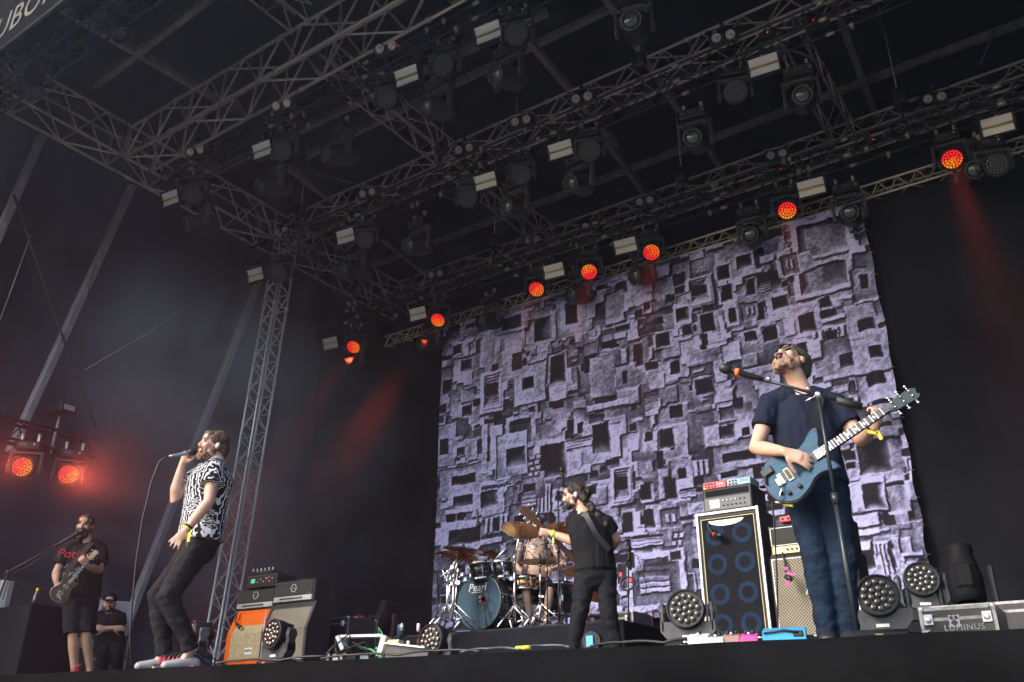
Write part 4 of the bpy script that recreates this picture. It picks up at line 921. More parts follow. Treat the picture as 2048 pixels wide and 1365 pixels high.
e = empty('wireless_receiver', (PY(512, 1160, YO).x, YO+.15, oh+.254+.166), 'flat receiver with a row of stubby pins on the rack unit', 'receiver', None, rotz(ry_))
m = MB(); m.box((0, 0, .02), (.4, .2, .035), bev=.005); m.build('case_body', BLKM, e)
for k in range(6): mm = MB(); mm.tube([(-.17+.068*k, -.06, .035), (-.17+.068*k, -.06, .08)], .006, 6); mm.build('pin', WHITE_PIPE, e)
# mics over the orange cabinet
for a, b, c, lb in (((475, 1225), (470, 1245), (478, 1253), 'black microphone with yellow-green tip hanging over the orange cabinet'), ((512, 1222), (508, 1240), (503, 1258), 'second black microphone hanging straight down the tan cloth')):
    e = empty('microphone', PD(*c, D3-.3), lb, 'microphone'); m = MB(); m.tube([PD(*a, D3-.15), PD(*b, D3-.25), PD(*c, D3-.3)], .009, 8); world_child(m.build('cable', RUB), e)
    m = MB(); P_ = PD(*c, D3-.3); m.lathe([(.016, -.05), (.022, 0), (.024, .03), (0, .045)], P_, frame_z((PD(*c, D3-.3)-PD(*b, D3-.25))+V(.001, 0, 0)), 10); world_child(m.build('capsule', BLKM), e)
    m = MB(); m.ell(P_+(PD(*c, D3-.3)-PD(*b, D3-.25)).normalized()*.05, .012); world_child(m.build('tip', mat('lime_tape', (.7, .75, .05), .6)), e)
# flight cases
def flight(name, label, c, d_, rz=0., latches=2):
    e = empty(name, Vector(c), label, 'flight case', None, rotz(rz)); w, dp, h = d_
    m = MB(); m.box((0, 0, h/2), d_, bev=.004); m.build('panel_body', mat('case_laminate', (.022, .022, .025), .35, var=.3, scale=30, bump=.1, bscale=200), e)
    t_ = .02
    for s in (-1, 1):
        for u in (-1, 1):
            m = MB(); m.box((s*(w/2-t_/2+.003), u*(dp/2-t_/2+.003), h/2), (t_, t_, h-.01)); m.build('corner_extrusion', CASEA, e)
    for z in (h-.012, h-.075, .014):
        for u in (-1, 1):
            m = MB(); m.box((0, u*(dp/2-.008), z), (w-.06, .026, t_)); m.build('edge_extrusion', CASEA, e)
    for s in (-1, 1):
        for u in (-1, 1):
            for z in (0, 1): m = MB(); m.ell((s*(w/2-.012), u*(dp/2-.012), z*(h-.02)+.01), .02, None, 8, 5); m.build('ball_corner', ALUB, e)
    for k in range(latches):
        x = (k+.5)/latches*w-w/2 if latches > 1 else w*.3
        x *= 1.55
        m = MB(); m.box((x, -dp/2-.010, h-.075), (.055, .012, .065), bev=.003); m.lathe([(.02, 0), (.02, .008), (.008, .010), (0, .010)], (x, -dp/2-.016, h-.075), Matrix.Rotation(math.pi/2, 3, 'X'), 12); m.build('butterfly_latch', ALUB, e)
    return e
D5 = 6.3
fa = PD(1834, 1222, D5); fb = PY(1985, 1208, fa.y)
fl = flight('flight_case', 'black flight case with silver edging and a pale owl label at stage front', ((fa.x+fb.x)/2, fa.y+.3, 0), (fb.x-fa.x, .5, fa.z+.02))
wF = fb.x-fa.x
text('LUMINUS', .05, V(.03, -.256, PY(1910, 1256, fa.y).z+.004), Matrix.Rotation(math.pi/2, 3, 'X'), mat('stencil_white', (.45, .45, .46), .7), fl, ext=.002, spacing=1.15)
m = MB(); zz = PY(1910, 1240, fa.y).z; m.box((-.02, -.254, zz+.0), (.06, .006, .07)); m.build('owl_label', mat('lavender_label', (.42, .42, .52), .6), fl)
m = MB()
for s in (-1, 1): m.lathe([(0, 0), (.011, 0), (.011, .003)], (-.02+s*.014, -.258, zz+.018), Matrix.Rotation(math.pi/2, 3, 'X'), 10); m.box((-.02+s*.012, -.2585, zz+.036), (.014, .003, .006), Matrix.Rotation(-s*.5, 3, 'Y'))
m.box((-.02, -.2585, zz-.012), (.03, .003, .03), Matrix.Rotation(math.pi/4, 3, 'Y')); setp(m.build('owl_mark', KNOB, fl), kind='stuff')
m = MB()
for k in range(3): m.tube([(-.20-.012*k, -.256, zz-.088+.0), (-.185-.012*k, -.256, zz-.055), (-.165-.012*k, -.256, zz-.05)], .004, 5)
setp(m.build('swoosh_mark', mat('stencil_white', (.45, .45, .46), .7), fl), kind='stuff')
D6 = 7.9
b1 = PD(1850, 1213, D6)
fl2 = flight('flight_case', 'plain black flight case under the dark moving head spotlight', (b1.x+.35, b1.y+.3, 0), (1.3, .55, b1.z))
b2 = PD(690, 1255, 11.6)
flight('flight_case', 'black flight case standing behind the pedal board near the riser', (PD(672, 1250, 11.6).x, b2.y, 0), (.75, .5, PD(672, 1240, 11.6).z))
b3 = PD(1000, 1245, 11.4); rb3 = PD(1265, 1235, 9.6)
flight('flight_case', 'dark flight case standing at the rear beside the drum riser', (PD(1240, 1235, 10.9).x, PD(1240, 1235, 10.9).y, 0), (.6, .5, PD(1240, 1230, 10.9).z))
# ------------------------------------------------------------------ floor fixtures
def make_floor_wash():
    r = proto('floor_wash_light'); Rd = .125
    h_ = make_head(r, False, 2, Rd, floor=True)
    m = MB()
    for s in (-1, 1): m.box((s*.185, .02, -.05), (.04, .10, .22), bev=.014); m.lathe([(.05, -.026), (.05, .026)], (s*.185, .02, 0), Matrix.Rotation(math.pi/2, 3, 'Y'), 14)
    pr = [(-.205, -.08), (.205, -.08), (.205, -.15), (.15, -.215), (-.15, -.215), (-.205, -.15)]
    m.prism([(x, z) for x, z in pr][::-1], .10, Matrix(((1, 0, 0), (0, 0, 1), (0, 1, 0))), (0, -.03, 0)); m.build('yoke', GRYP, r)
    m = MB(); m.box((.0, -.034, -.19), (.085, .006, .022)); m.build('badge', WHT, r)
    m = MB(); m.box((0, .02, -.285), (.34, .26, .12), bev=.02); b_ = m.build('base', BLKP, r)
    m = MB(); m.box((-.03, -.114, -.275), (.05, .006, .05)); m.build('display', mat('amber_display', (.35, .22, .08), .5), b_)
    m = MB(); m.box((.06, -.114, -.275), (.05, .006, .035)); m.build('button_pad', GRYP, b_)
    return r
pf = make_floor_wash(); first = True
for px, D, s, face, lb in (((1374, 1222), 7.0, 1.0, (.25, -1, .12), 'floor wash light with round lenses beside the tall bass cabinet'), ((1757, 1196), 5.9, .86, (.2, -1, .15), 'floor wash light with round lenses beside the mic stand foot'), ((1842, 1163), 8.0, .95, (.3, -1, .15), 'floor wash light on the flight case before the backdrop edge'), ((872, 1284), 7.4, .92, (-.1, -1, .1), 'floor wash light in front of the drum riser corner'), ((556, 1271), 8.75, .95, (-.1, -1, .1), 'floor wash light in front of the dark speaker cabinet'), ((716, 1250), 12.5, .9, (-.1, -1, .1), 'floor wash light by the black flight case behind the pedals'), ((398, 1270), 9.4, .9, (-.5, -1, .0), 'floor wash light half hidden behind the lattice tower foot')):
    p = PD(*px, D); o = place(pf, p, Vector(face), lb, 'wash light', 'wash lights standing on the stage', first, scale=s); first = False
    bz = p.z-.345*s
    if bz > .03:
        zf = 0
        if D == 8.0: zf = b1.z
        if bz-zf > .03:
            m = MB(); m.box((0, .02*0, -.345-(bz-zf)/s/2), (.36, .3, (bz-zf)/s), bev=.01); m.build('plinth', BLK, o)
def floor_profile(px, D, lb, scale=1.):
    r = proto('floor_spotlight'); setp(r, lb, 'spotlight')
    m = MB(); m.lathe([(.09, -.25), (.135, -.22), (.14, -.02), (.118, .10), (.10, .20), (.108, .22), (.108, .26), (.09, .262), (.085, .235)], (0, 0, 0), None, 14, cap=False); m.box((0, -.10, -.06), (.16, .10, .24), None, .03); m.box((0, .10, -.06), (.16, .10, .24), None, .03); hd_ = m.build('head', MATB, r)
    m = MB(); m.lathe([(.088, .235), (.05, .25), (0, .255)], (0, 0, 0), None, 16); m.build('lens', GLASS, hd_)
    m = MB()
    for s in (-1, 1): m.box((s*.205, 0, -.12), (.045, .11, .38), bev=.014)
    m.box((0, 0, -.33), (.44, .11, .06), bev=.014); m.build('yoke', BLKP, r)
    m = MB(); m.box((0, 0, -.43), (.38, .28, .14), bev=.02); b_ = m.build('base', MATB, r)
    m = MB(); m.box((-.02, -.143, -.42), (.09, .006, .055)); m.build('display', SCRN, b_)
    P_ = PD(*px, D); r.matrix_world = Matrix.Translation(P_) @ Matrix.Rotation(.15, 4, 'Z') @ Matrix.Scale(scale, 4)
    hd_.matrix_local = Matrix.Rotation(R_(-18), 4, 'X')
    return r, P_
r, P_ = floor_profile((1928, 1152), 8.0, 'dark moving head spotlight pointing up from the flight case', .95)
r, P_ = floor_profile((766, 1240), 12.2, 'dark moving head spotlight pointing up behind the pedal board', .9)
m = MB(); m.box((0, 0, -.5-(P_.z-.45)/2/.9), (.4, .3, max(.02, (P_.z-.45)/.9)), bev=.01); m.build('plinth', BLK, r)
# short truss on the wing with two red lights and a hoist box
ba = PX(-40, 822, -12.0); bb = PX(196, 880, -12.0)
LB = truss('wing_truss', 'short dark truss in the wing carrying two glowing red lights', ba, bb, (-.25, 0, 0), (0, 0, -.27), .4, .022, .011, BLKT, joints=99)
pbx = PX(120, 832, -12.1)
hb_ = empty('motor_box', pbx, 'black box held on a post above the wing truss', 'motor')
m = MB(); m.box((0, 0, .07), (.42, .26, .14), bev=.015); m.build('box_body', BLKP, hb_)
m = MB(); m.box((.216, 0, .08), (.006, .16, .07)); m.build('label_plate', PANEL, hb_)
m = MB(); m.tube([(0, 0, 0), (-.02, .0, -.55)], .022, 8); m.build('post', GREYP, hb_)
m = MB(); m.tube([(0, 0, .14), (0, 0, 10-pbx.z)], .006, 5); m.build('wire', RUB, hb_)
for k, (px, to) in enumerate((((48, 936), (-20, 990)), ((137, 951), (330, 1010)))):
    p = PX(*px, -11.95); f = V(.9, -.55, -.12) if k else V(.75, -.7, -.12)
    o = place(make_wash(True, 40+k), p, f, 'red glowing wash light hung under the wing truss', 'wash light', 'lit wash lights under the wing truss', True, scale=.95)
    bpy.context.view_layer.update(); beam_lamp(o, p+f.normalized()*.16, p+V(3.0, -.9 if k else -2.2, -.75), 420, R_(44), 1., (1, .10, .04))
# ------------------------------------------------------------------ drum kit
BRZ = mat('bronze_cymbal', (.52, .30, .13), .28, .95, var=.3, scale=5, bump=.05, bscale=120)
SHELL = mat('dark_green_lacquer', (.012, .026, .03), .12, .0, var=.2, coat=1.)
COPP = mat('copper_shell', (.62, .34, .17), .2, .9, var=.2)
HEADB = mat('blue_grey_drum_head', (.030, .066, .100), .6, spec=.2, var=.12, scale=3)
HEADW = mat('white_drum_head', (.7, .7, .68), .5, var=.1)
STICK = mat('pale_wood', (.62, .46, .26), .5, var=.15, scale=12, vec=(1, 1, .2))
RH2 = RH+.016
RX90 = Matrix.Rotation(math.pi/2, 3, 'X')
def hoop(m, c, M, r, h0, h1): m.lathe([(r, h0), (r+.012, h0), (r+.012, h1), (r, h1)], c, M, 28, cap=False)
def drum(name, label, c, M, r, L, shell, front, back=HEADW, lugs=8, hoopm=CHR):
    e = empty(name, Vector(c), label, 'drum', None, M)
    m = MB(); m.lathe([(r, 0), (r, L)], (0, 0, 0), None, 32); m.build('shell', shell, e)
    m = MB(); m.lathe([(0, L+.004), (r*.985, L+.004)], (0, 0, 0), None, 32); m.build('drum_head', front, e)
    for h0, h1 in ((-.006, .03), (L-.03, L+.012)):
        m = MB(); hoop(m, (0, 0, 0), None, r, h0, h1); m.build('hoop', hoopm, e)
    for k in range(lugs):
        a = 2*math.pi*k/lugs+.2; m = MB(); M2 = Matrix.Rotation(a, 3, 'Z'); m.box(M2 @ V(r+.012, 0, L*.5), (.022, .02, min(.07, L*.5)), M2, .004); m.tube([M2 @ V(r+.018, 0, .01), M2 @ V(r+.018, 0, L-.01)], .004, 5); m.build('lug', CHR, e)
    return e
kc = PD(957, 1217, 9.95); kr = .30
kc.z = RH2+kr+.02
kM = Matrix(((1, 0, 0), (0, 0, -1), (0, 1, 0)))   # local z -> -Y (towards the crowd)
kick = drum('bass_drum', 'bass drum with a slate-blue front head lettered in white', kc+V(0, .46, 0), kM, kr, .46, SHELL, HEADB, hoopm=SHELL)
m = MB(); m.lathe([(.058, .4665), (.082, .4665), (.082, .468), (.058, .468)], (.06, .03, 0), None, 22, cap=False); m.build('port_ring', mat('dark_port_ring', (.03, .045, .06), .5), kick)
m = MB(); m.lathe([(0, .4668), (.058, .4668)], (.06, .03, 0), None, 22); m.build('port_hole', KNOB, kick)
text('Pearl', .12, V(-.02, .150, .468), Matrix.Identity(3), WHT, kick, font_shear=.25, ext=.001)
m = MB(); m.box((-.02, .10, .468), (.15, .006, .002)); m.build('underline', WHT, kick)
for s in (-1, 1):
    m = MB(); m.tube([(s*kr*.9, -kr*.25, .3), (s*(kr+.12), -kr-.01, .42)], .011, 8); m.build('spur', CHR, kick)
e = empty('microphone', kc+V(.06, -.02, .03), 'black microphone cable looping out of the bass drum port', 'microphone')
P0 = kc+V(.06, -.03, .03)
m = MB(); m.tube([P0+V(0, .05, 0), P0+V(.02, -.04, -.03), P0+V(.06, -.05, -.12), P0+V(.09, -.05, -.2), P0+V(.12, -.06, -kr-.01)], .009, 7); m.tube([P0+V(.02, -.04, 0), P0+V(.10, -.06, .01), P0+V(.13, -.06, -.06), P0+V(.08, -.05, -.15)], .007, 7); world_child(m.build('cable', RUB), e)
m = MB(); m.lathe([(.022, -.03), (.028, .02), (.02, .04)], P0, frame_z(V(.3, -1, .2)), 12); world_child(m.build('capsule', GRYP), e)
m = MB(); m.ell(P0+V(.025, -.05, -.045), .014); world_child(m.build('tape_ring', mat('red_tape', (.7, .04, .05), .5)), e)
tM = Matrix.Rotation(.28, 3, 'X')
def tom_at(px, D, r, L, name, label, shell, tilt=.28): 
    c = PD(*px, D); M = Matrix.Rotation(tilt, 3, 'X'); return drum(name, label, c-M @ V(0, 0, L/2), M, r, L, shell, HEADW, lugs=6)
tom_at((962, 1139), 9.95, .128, .19, 'rack_tom', 'small dark rack tom over the bass drum with a blue-lettered neighbour', SHELL)
tom_at((1003, 1137), 10.05, .14, .19, 'rack_tom', 'wider dark rack tom between the bass drum and the drummer', SHELL)
tom_at((1118, 1200), 10.5, .19, .36, 'floor_tom', 'large dark floor tom beside the drummer behind the bassist', SHELL, .05)
sn = PD(1050, 1168, 10.25); drum('snare_drum', 'polished copper snare drum in front of the seated drummer', sn-V(0, 0, .07), Matrix.Rotation(.08, 3, 'X'), .178, .14, COPP, HEADW)
def cymbal(e, c, nrm, r, prof=None, mt=BRZ):
    m = MB(); m.lathe([(r, 0), (r*.7, r*.045), (r*.3, r*.075), (r*.22, r*.085), (r*.12, r*.15), (0, r*.17)], c, frame_z(nrm), 40, cap=False)
    m.lathe([(r, -.0012), (r*.7, r*.045-.0025), (r*.3, r*.075-.0025), (0, r*.08)], c, frame_z(nrm), 40, cap=False)
    o = m.build('cymbal', mt); world_child(o, e)
    m = MB(); cc = Vector(c)+nrm.normalized()*r*.17; m.lathe([(.018, -.01), (.018, .015), (.008, .02), (.008, .05), (0, .052)], cc, frame_z(nrm), 10); world_child(m.build('wing_nut', KNOB), e)
def cym_stand(label, px, D, r, nrm, base_px=None, boom=None, zf=None, tripod=True, mt=BRZ):
    c = PD(*px, D); zf = RH2 if zf is None else zf
    e = empty('cymbal_stand', (c.x, c.y, zf), label, 'cymbal')
    nrm = Vector(nrm); cymbal(e, c, nrm, r, mt=mt)
    b = PD(*base_px, D+.05) if base_px else c.copy(); b = V(b.x, b.y, zf)
    topz = c.z-.03
    if base_px:
        t_ = V(b.x, b.y, (zf+topz)/2+.25*(topz-zf)); m = MB(); m.tube([b+V(0, 0, .08), t_], .014, 8); world_child(m.build('tube', CHR), e)
        m = MB(); m.tube([t_-(c-t_)*.15, c], .010, 8); world_child(m.build('boom', CHR), e); m = MB(); m.ell(t_, .028); world_child(m.build('tilter', CHR), e)
    else:
        m = MB(); m.tube([b+V(0, 0, .08), V(c.x, c.y, (zf+topz)/2)], .015, 8); m.tube([V(c.x, c.y, (zf+topz)/2), c], .010, 8); world_child(m.build('tube', CHR), e)
        m = MB(); m.lathe([(.02, -.03), (.02, .03)], V(c.x, c.y, (zf+topz)/2), None, 10); m.box(V(c.x+.02, c.y, (zf+topz)/2), (.05, .014, .014)); world_child(m.build('clamp', CHR), e)
        m = MB(); m.ell(c-nrm.normalized()*.035, .024); world_child(m.build('tilter', CHR), e)
    if tripod:
        for k in range(3):
            a = 2*math.pi*k/3+.5; m = MB(); q = V(math.cos(a), math.sin(a), 0)*.30; m.tube([b+V(0, 0, .28), b+q+V(0, 0, .012)], .010, 6); m.tube([b+q*.5+V(0, 0, .14), b+V(0, 0, .08)], .007, 6); world_child(m.build('leg', CHR), e)
    return e
cym_stand('large bronze crash cymbal hiding the drummer\'s face', (1041, 1061), 9.75, .22, (.02, .30, 1), base_px=(1029, 1240))
cym_stand('flat bronze ride cymbal before the tattooed drummer', (1080, 1124), 9.7, .23, (.0, -.03, 1))
cym_stand('upper of two overlapped dark cymbals at the end of the kit', (926, 1100), 9.75, .225, (.12, .03, 1), base_px=(893, 1240))
cym_stand('lower dark china cymbal under the overlapped one at the kit end', (918, 1112), 9.65, .215, (.10, .10, 1), base_px=(905, 1245))
cym_stand('small splash cymbal between the overlapped pair and the rack toms', (975, 1108), 10.05, .125, (.0, .1, 1), base_px=(985, 1180), tripod=False)
cym_stand('bronze cymbal half hidden behind the bassist\'s forearm', (1128, 1062), 10.3, .22, (-.05, .25, 1), base_px=(1133, 1240))
cym_stand('small flat cymbal low at the drummer\'s side', (1117, 1116), 10.1, .11, (.05, -.03, 1), base_px=(1120, 1200), tripod=False)
# hi-hat and rack hardware at the end of the kit
e = empty('drum_rack', PD(910, 1240, 9.8), 'cluster of chrome clamps and bars at the end of the drum kit', 'stand')
for a, b, r in (((905, 1122), (893, 1240), .012), ((916, 1125), (908, 1250), .012), ((880, 1155), (925, 1122), .007), ((892, 1160), (945, 1150), .010), ((885, 1140), (900, 1180), .008), ((936, 1130), (945, 1152), .010), ((900, 1168), (948, 1165), .009), ((990, 1120), (1028, 1080), .009), ((1010, 1150), (1030, 1165), .009)):
    m = MB(); m.tube([PD(*a, 9.8), PD(*b, 9.8 if r > .0115 else 9.85)], r, 7); world_child(m.build('bar', CHR), e)
for q in ((905, 1135), (917, 1142), (893, 1160), (925, 1150), (940, 1152), (905, 1168), (918, 1166), (930, 1160), (1012, 1148), (1022, 1158)):
    m = MB(); P_ = PD(*q, 9.78); m.box(P_, (.045, .05, .05), Matrix.Rotation(q[0]*.7, 3, 'Z'), .008); m.lathe([(.016, -.03), (.016, .03)], P_, frame_z(V(1, .3, .2)), 8); world_child(m.build('clamp', CHR), e)
e = empty('drum_pedal', PD(1078, 1255, 9.75), 'chrome double pedal hardware under the flat ride cymbal', 'pedal')
for a, b in (((1060, 1255), (1078, 1215)), ((1105, 1255), (1085, 1210)), ((1078, 1255), (1080, 1190)), ((1048, 1258), (1040, 1215)), ((1030, 1215), (1060, 1250))):
    m = MB(); m.tube([PD(*a, 9.7), PD(*b, 9.75)], .011, 7); world_child(m.build('bar', CHR), e)
dt = empty('drum_throne', PD(1075, 1210, 10.75), 'round black drum stool under the drummer', 'stool')
tp = PD(1076, 1192, 10.78); tp = V(tp.x, tp.y, RH2+.50)
m = MB(); m.lathe([(.02, -.08), (.17, -.08), (.175, -.02), (.16, 0), (0, .005)], tp, None, 22); world_child(m.build('seat', BLKP), dt)
m = MB(); m.tube([V(tp.x, tp.y, RH2+.1), tp-V(0, 0, .08)], .018, 8); world_child(m.build('post', CHR), dt)
for k in range(3):
    a = 2*math.pi*k/3; m = MB(); m.tube([V(tp.x, tp.y, RH2+.25), V(tp.x+.26*math.cos(a), tp.y+.26*math.sin(a), RH2+.012)], .012, 6); world_child(m.build('leg', CHR), dt)
for k, (a, b) in enumerate((((1046, 1138), (1057, 1080)), ((1094, 1160), (1108, 1120)))):
    e = setp(MB().tube([PD(*a, 10.2), PD(*b, 10.15)], [.009, .006], 8).build('drumstick', STICK), 'pale drumstick held upright in the drummer\'s raised hand' if k == 0 else 'pale drumstick lowered beside the drummer\'s knee', 'drumstick')
# mic stands round the kit
def mic(e, p, dr, s=1., mt=BLKM, grille=None):
    m = MB(); F = frame_z(dr); m.lathe([(.010*s, -.16*s), (.013*s, -.13*s), (.017*s, -.02*s), (.018*s, 0)], p, F, 12); world_child(m.build('body', mt), e)
    m = MB(); m.lathe([(.018*s, 0), (.026*s, .008*s), (.028*s, .03*s), (.022*s, .052*s), (0, .062*s)], p, F, 14, cap=False); world_child(m.build('grille', grille or BLKM), e)
def mic_stand(label, base, top, boom_end, D, Dend=None, rb=.009, weight=False, cable=None, mt=BLKM, basekind='disc', zf=0., mic_dir=None, mics=1.):
    B = PD(*base, D); T_ = PD(*top, D); E_ = PD(*boom_end, Dend or D)
    B = B+(B-T_).normalized()*0
    k = (zf-T_.z)/(B.z-T_.z); B0 = T_+(B-T_)*k
    e = empty('mic_stand', B0, label, 'mic stand')
    m = MB(); m.tube([B0+V(0, 0, .02), T_.lerp(B0, .45)], rb*1.35, 8); m.tube([T_.lerp(B0, .46), T_], rb, 8); world_child(m.build('upright', mt), e)
    m = MB(); m.lathe([(rb*2, -.03), (rb*2, .03)], T_.lerp(B0, .45), frame_z(T_-B0), 10); world_child(m.build('clutch', mt), e)
    dr = (E_-T_).normalized(); back = T_-dr*(.22 if weight else .06)
    m = MB(); m.tube([back, E_-dr*.17], rb*.85, 8); bo = m.build('boom', mt); world_child(bo, e)
    if weight: m = MB(); m.tube([back-dr*.02, back+dr*.12], rb*2.0, 10); world_child(m.build('counterweight', RUB), e)
    m = MB(); m.ell(T_, .024, None, 10, 6); m.tube([T_, T_+V(-.07, -.02, -.03)], .005, 5); world_child(m.build('swivel_joint', CHR if weight else mt), e)
    if basekind == 'disc': m = MB(); m.lathe([(.0, 0), (.13, 0), (.13, .012), (.05, .03), (.015, .05)], B0, None, 24, cap=False); world_child(m.build('foot', mt), e)
    else:
        for j in range(3):
            a = 2*math.pi*j/3+.4; m = MB(); m.tube([B0+V(0, 0, .12), B0+V(.3*math.cos(a), .3*math.sin(a), .012)], .009, 6); world_child(m.build('leg', mt), e)
    mic(e, E_, mic_dir or dr, mics)
    if cable:
        m = MB(); m.tube([PD(*c[:2], c[2]) for c in cable], .0045, 6); world_child(m.build('cable', RUB), e)
    return e
ms = mic_stand('boom mic stand with counterweight in front of the blue guitar', (1714, 1262), (1636, 790), (1462, 741), 4.92, 4.8, .011, True, [(1470, 744, 4.8), (1490, 756, 4.82), (1560, 770, 4.86), (1630, 800, 4.93), (1650, 850, 4.93), (1668, 980, 4.93), (1690, 1120, 4.93), (1716, 1255, 4.93)], mt=mat('worn_black_stand', (.03, .04, .045), .35, .5, var=.3), mics=1.15)
m = MB(); P_ = PD(1474, 744, 4.8); m.tube([P_-V(.01, 0, 0), PD(1479, 745, 4.8)], .023, 10); world_child(m.build('tape_ring', mat('orange_tape', (.9, .16, .03), .5)), ms)
for q in ((1537, 761), (1616, 781)):
    m = MB(); P_ = PD(q[0], q[1]-3, 4.84); m.ell(P_, .014, None, 8, 6); world_child(m.build('wing_screw', CHR), ms)
mic_stand('straight mic stand in front of the bearded guitarist', (-40, 1300), (16, 1145), (158, 1066), 10.3, 10.25, .011, False, [(150, 1072, 10.25), (100, 1102, 10.25), (60, 1130, 10.28), (20, 1150, 10.3), (5, 1200, 10.3)], mics=1.2)
mic_stand('tall overhead mic stand between the bassist and the crash cymbal', (1118, 1252), (1116, 985), (1124, 945), 9.4, 9.4, .008, zf=RH2, mic_dir=V(0, -.1, 1))
mic_stand('slim black mic stand before the flat ride cymbal', (1095, 1250), (1094, 1085), (1090, 1070), 9.5, 9.5, .007, zf=RH2, mic_dir=V(0, -.1, 1))
mic_stand('leaning boom mic over the overlapped dark cymbals', (874, 1250), (876, 1105), (956, 1045), 10.4, 10.3, .007, basekind='tripod', zf=RH2, mic_dir=V(.1, 0, -1))
msr = mic_stand('mic stand with coiled cable in front of the backdrop beside the bassist', (1257, 1262), (1257, 1120), (1258, 1104), 9.6, 9.6, .009, cable=[(1262, 1108, 9.6), (1275, 1112, 9.6), (1283, 1140, 9.6), (1294, 1175, 9.62), (1288, 1192, 9.62), (1270, 1190, 9.6), (1262, 1170, 9.58), (1258, 1190, 9.58), (1256, 1255, 9.6)], mic_dir=V(0, -.1, 1), mics=1.2)
m = MB(); m.lathe([(.07, -.01), (.085, 0), (.07, .01), (.06, 0), (.07, -.01)], PD(1255, 1168, 9.55), frame_z(V(.2, -1, .3)), 20, cap=False); world_child(m.build('coiled_cable', RUB), msr)
for q in ((1242, 1150), (1262, 1162)):
    m = MB(); m.box(PD(*q, 9.55), (.04, .03, .05), None, .006); world_child(m.build('red_tape', LED_R if False else mat('red_tape', (.7, .04, .05), .5)), msr)
# ------------------------------------------------------------------ pedals and cables along the stage edge
def pedal(px, D, w, dp, h, mt, label, knobs=2, tape=None, zf=0., foot=True):
    P_ = PD(*px, D); P_ = V(P_.x, P_.y, zf)
    e = empty('effects_pedal', P_, label, 'pedal', None, rotz(.25))
    m = MB(); pr = [(-dp/2, 0), (dp/2, 0), (dp/2, h), (-dp/2, h*.72)]; m.prism(pr, w, Matrix(((0, 0, 1), (1, 0, 0), (0, 1, 0))), (-w/2, 0, 0), .004); m.build('enclosure', mt, e)
    for k in range(knobs): mm = MB(); mm.lathe([(.011, 0), (.010, .016), (0, .016)], ((k-(knobs-1)/2)*w/(knobs+.6), dp*.25, h*.93), None, 10); mm.build('knob', KNOB, e)
    if foot: mm = MB(); mm.lathe([(.010, 0), (.010, .014), (0, .016)], (0, -dp*.2, h*.8), None, 10); mm.build('footswitch', CHR, e)
    for s in (-1, 1): mm = MB(); mm.tube([(s*w/2, 0, h*.4), (s*(w/2+.035), 0, h*.4)], .008, 7); mm.build('jack_plug', CHR if s < 0 else RUB, e)
    return e
def edgeD(px, off):   # horizontal distance of the stage lip under this pixel column, plus an offset upstage
    t = (px-500)/(2048-500); py = 1331.7+t*(1262.5-1331.7); d = ray(px, py); return .45*math.hypot(d.x, d.y)/d.z+off
PURP = mat('white_enamel', (.72, .72, .70), .4); PNK = mat('pink_enamel', (.75, .05, .28), .4); BRN = mat('mauve_brown_enamel', (.30, .17, .16), .4); SKYB = mat('sky_blue_enamel', (.03, .32, .68), .35, var=.08); GRYE = mat('pale_grey_enamel', (.5, .51, .53), .4)
pedal((1399, 1290), edgeD(1399, .12), .11, .08, .075, PURP, 'white effects pedal lying by the floor wash light', 1)
pedal((1433, 1288), edgeD(1433, .12), .085, .075, .06, GRYE, 'pale grey effects pedal between the white and brown ones', 2)
pedal((1465, 1288), edgeD(1465, .14), .085, .07, .07, BRN, 'mauve-brown effects pedal in the row by the stage edge', 3)
pedal((1500, 1286), edgeD(1500, .13), .09, .075, .065, PNK, 'pink effects pedal beside the sky-blue one', 2)
sb = pedal((1571, 1284), edgeD(1571, .12), .215, .09, .085, SKYB, 'wide sky-blue effects pedal at the guitarist\'s feet', 0, foot=False)
m = MB(); m.box((.07, -.047, .045), (.05, .01, .03), None, .004); m.tube([(.07, -.052, .05), (.0, -.055, .062), (-.10, -.05, .05)], .006, 6); m.build('plug_lead', RUB, sb)
# singer-side floor box with a row of plugs
pb0 = PD(350, 1330, edgeD(350, .35)); e = empty('stage_box', V(pb0.x, pb0.y, 0), 'black stage box with a row of red and blue plugs at the singer\'s feet', 'stage box', None, rotz(.5)); e.matrix_world = e.matrix_world @ Matrix.Scale(.66, 4)
m = MB(); m.box((0, 0, .04), (.40, .26, .08), bev=.01); m.build('box_body', BLKM, e)
for k in range(6):
    mm = MB(); mm.tube([(-.13+.05*k, -.10, .07), (-.13+.05*k, -.12, .115)], .017, 8); mm.tube([(-.13+.05*k, -.12, .115), (-.13+.05*k, -.11, .15)], .010, 8); mm.build('plug', mat('hot_red_plug', (.85, .04, .09), .5), e)
    mm = MB(); mm.tube([(-.13+.05*k, -.11, .15), (-.12+.05*k, -.05, .20), (-.05+.06*k, .06, .20+.03*(k % 2)), (.05+.12*k, .18, .03)], .008, 6); mm.build('cable', RUB if k % 2 else mat('blue_grey_cable', (.05, .08, .12), .5), e)
mm = MB(); mm.ell((-.19, -.12, .03), .022); mm.build('green_tip', LED_G if False else mat('lime_tape', (.7, .75, .05), .6), e)
mm = MB(); mm.tube([(.24, -.14, .03), (.31, -.15, .03)], .03, 10); mm.build('pink_ring', mat('pink_tape', (.8, .05, .3), .6), e)
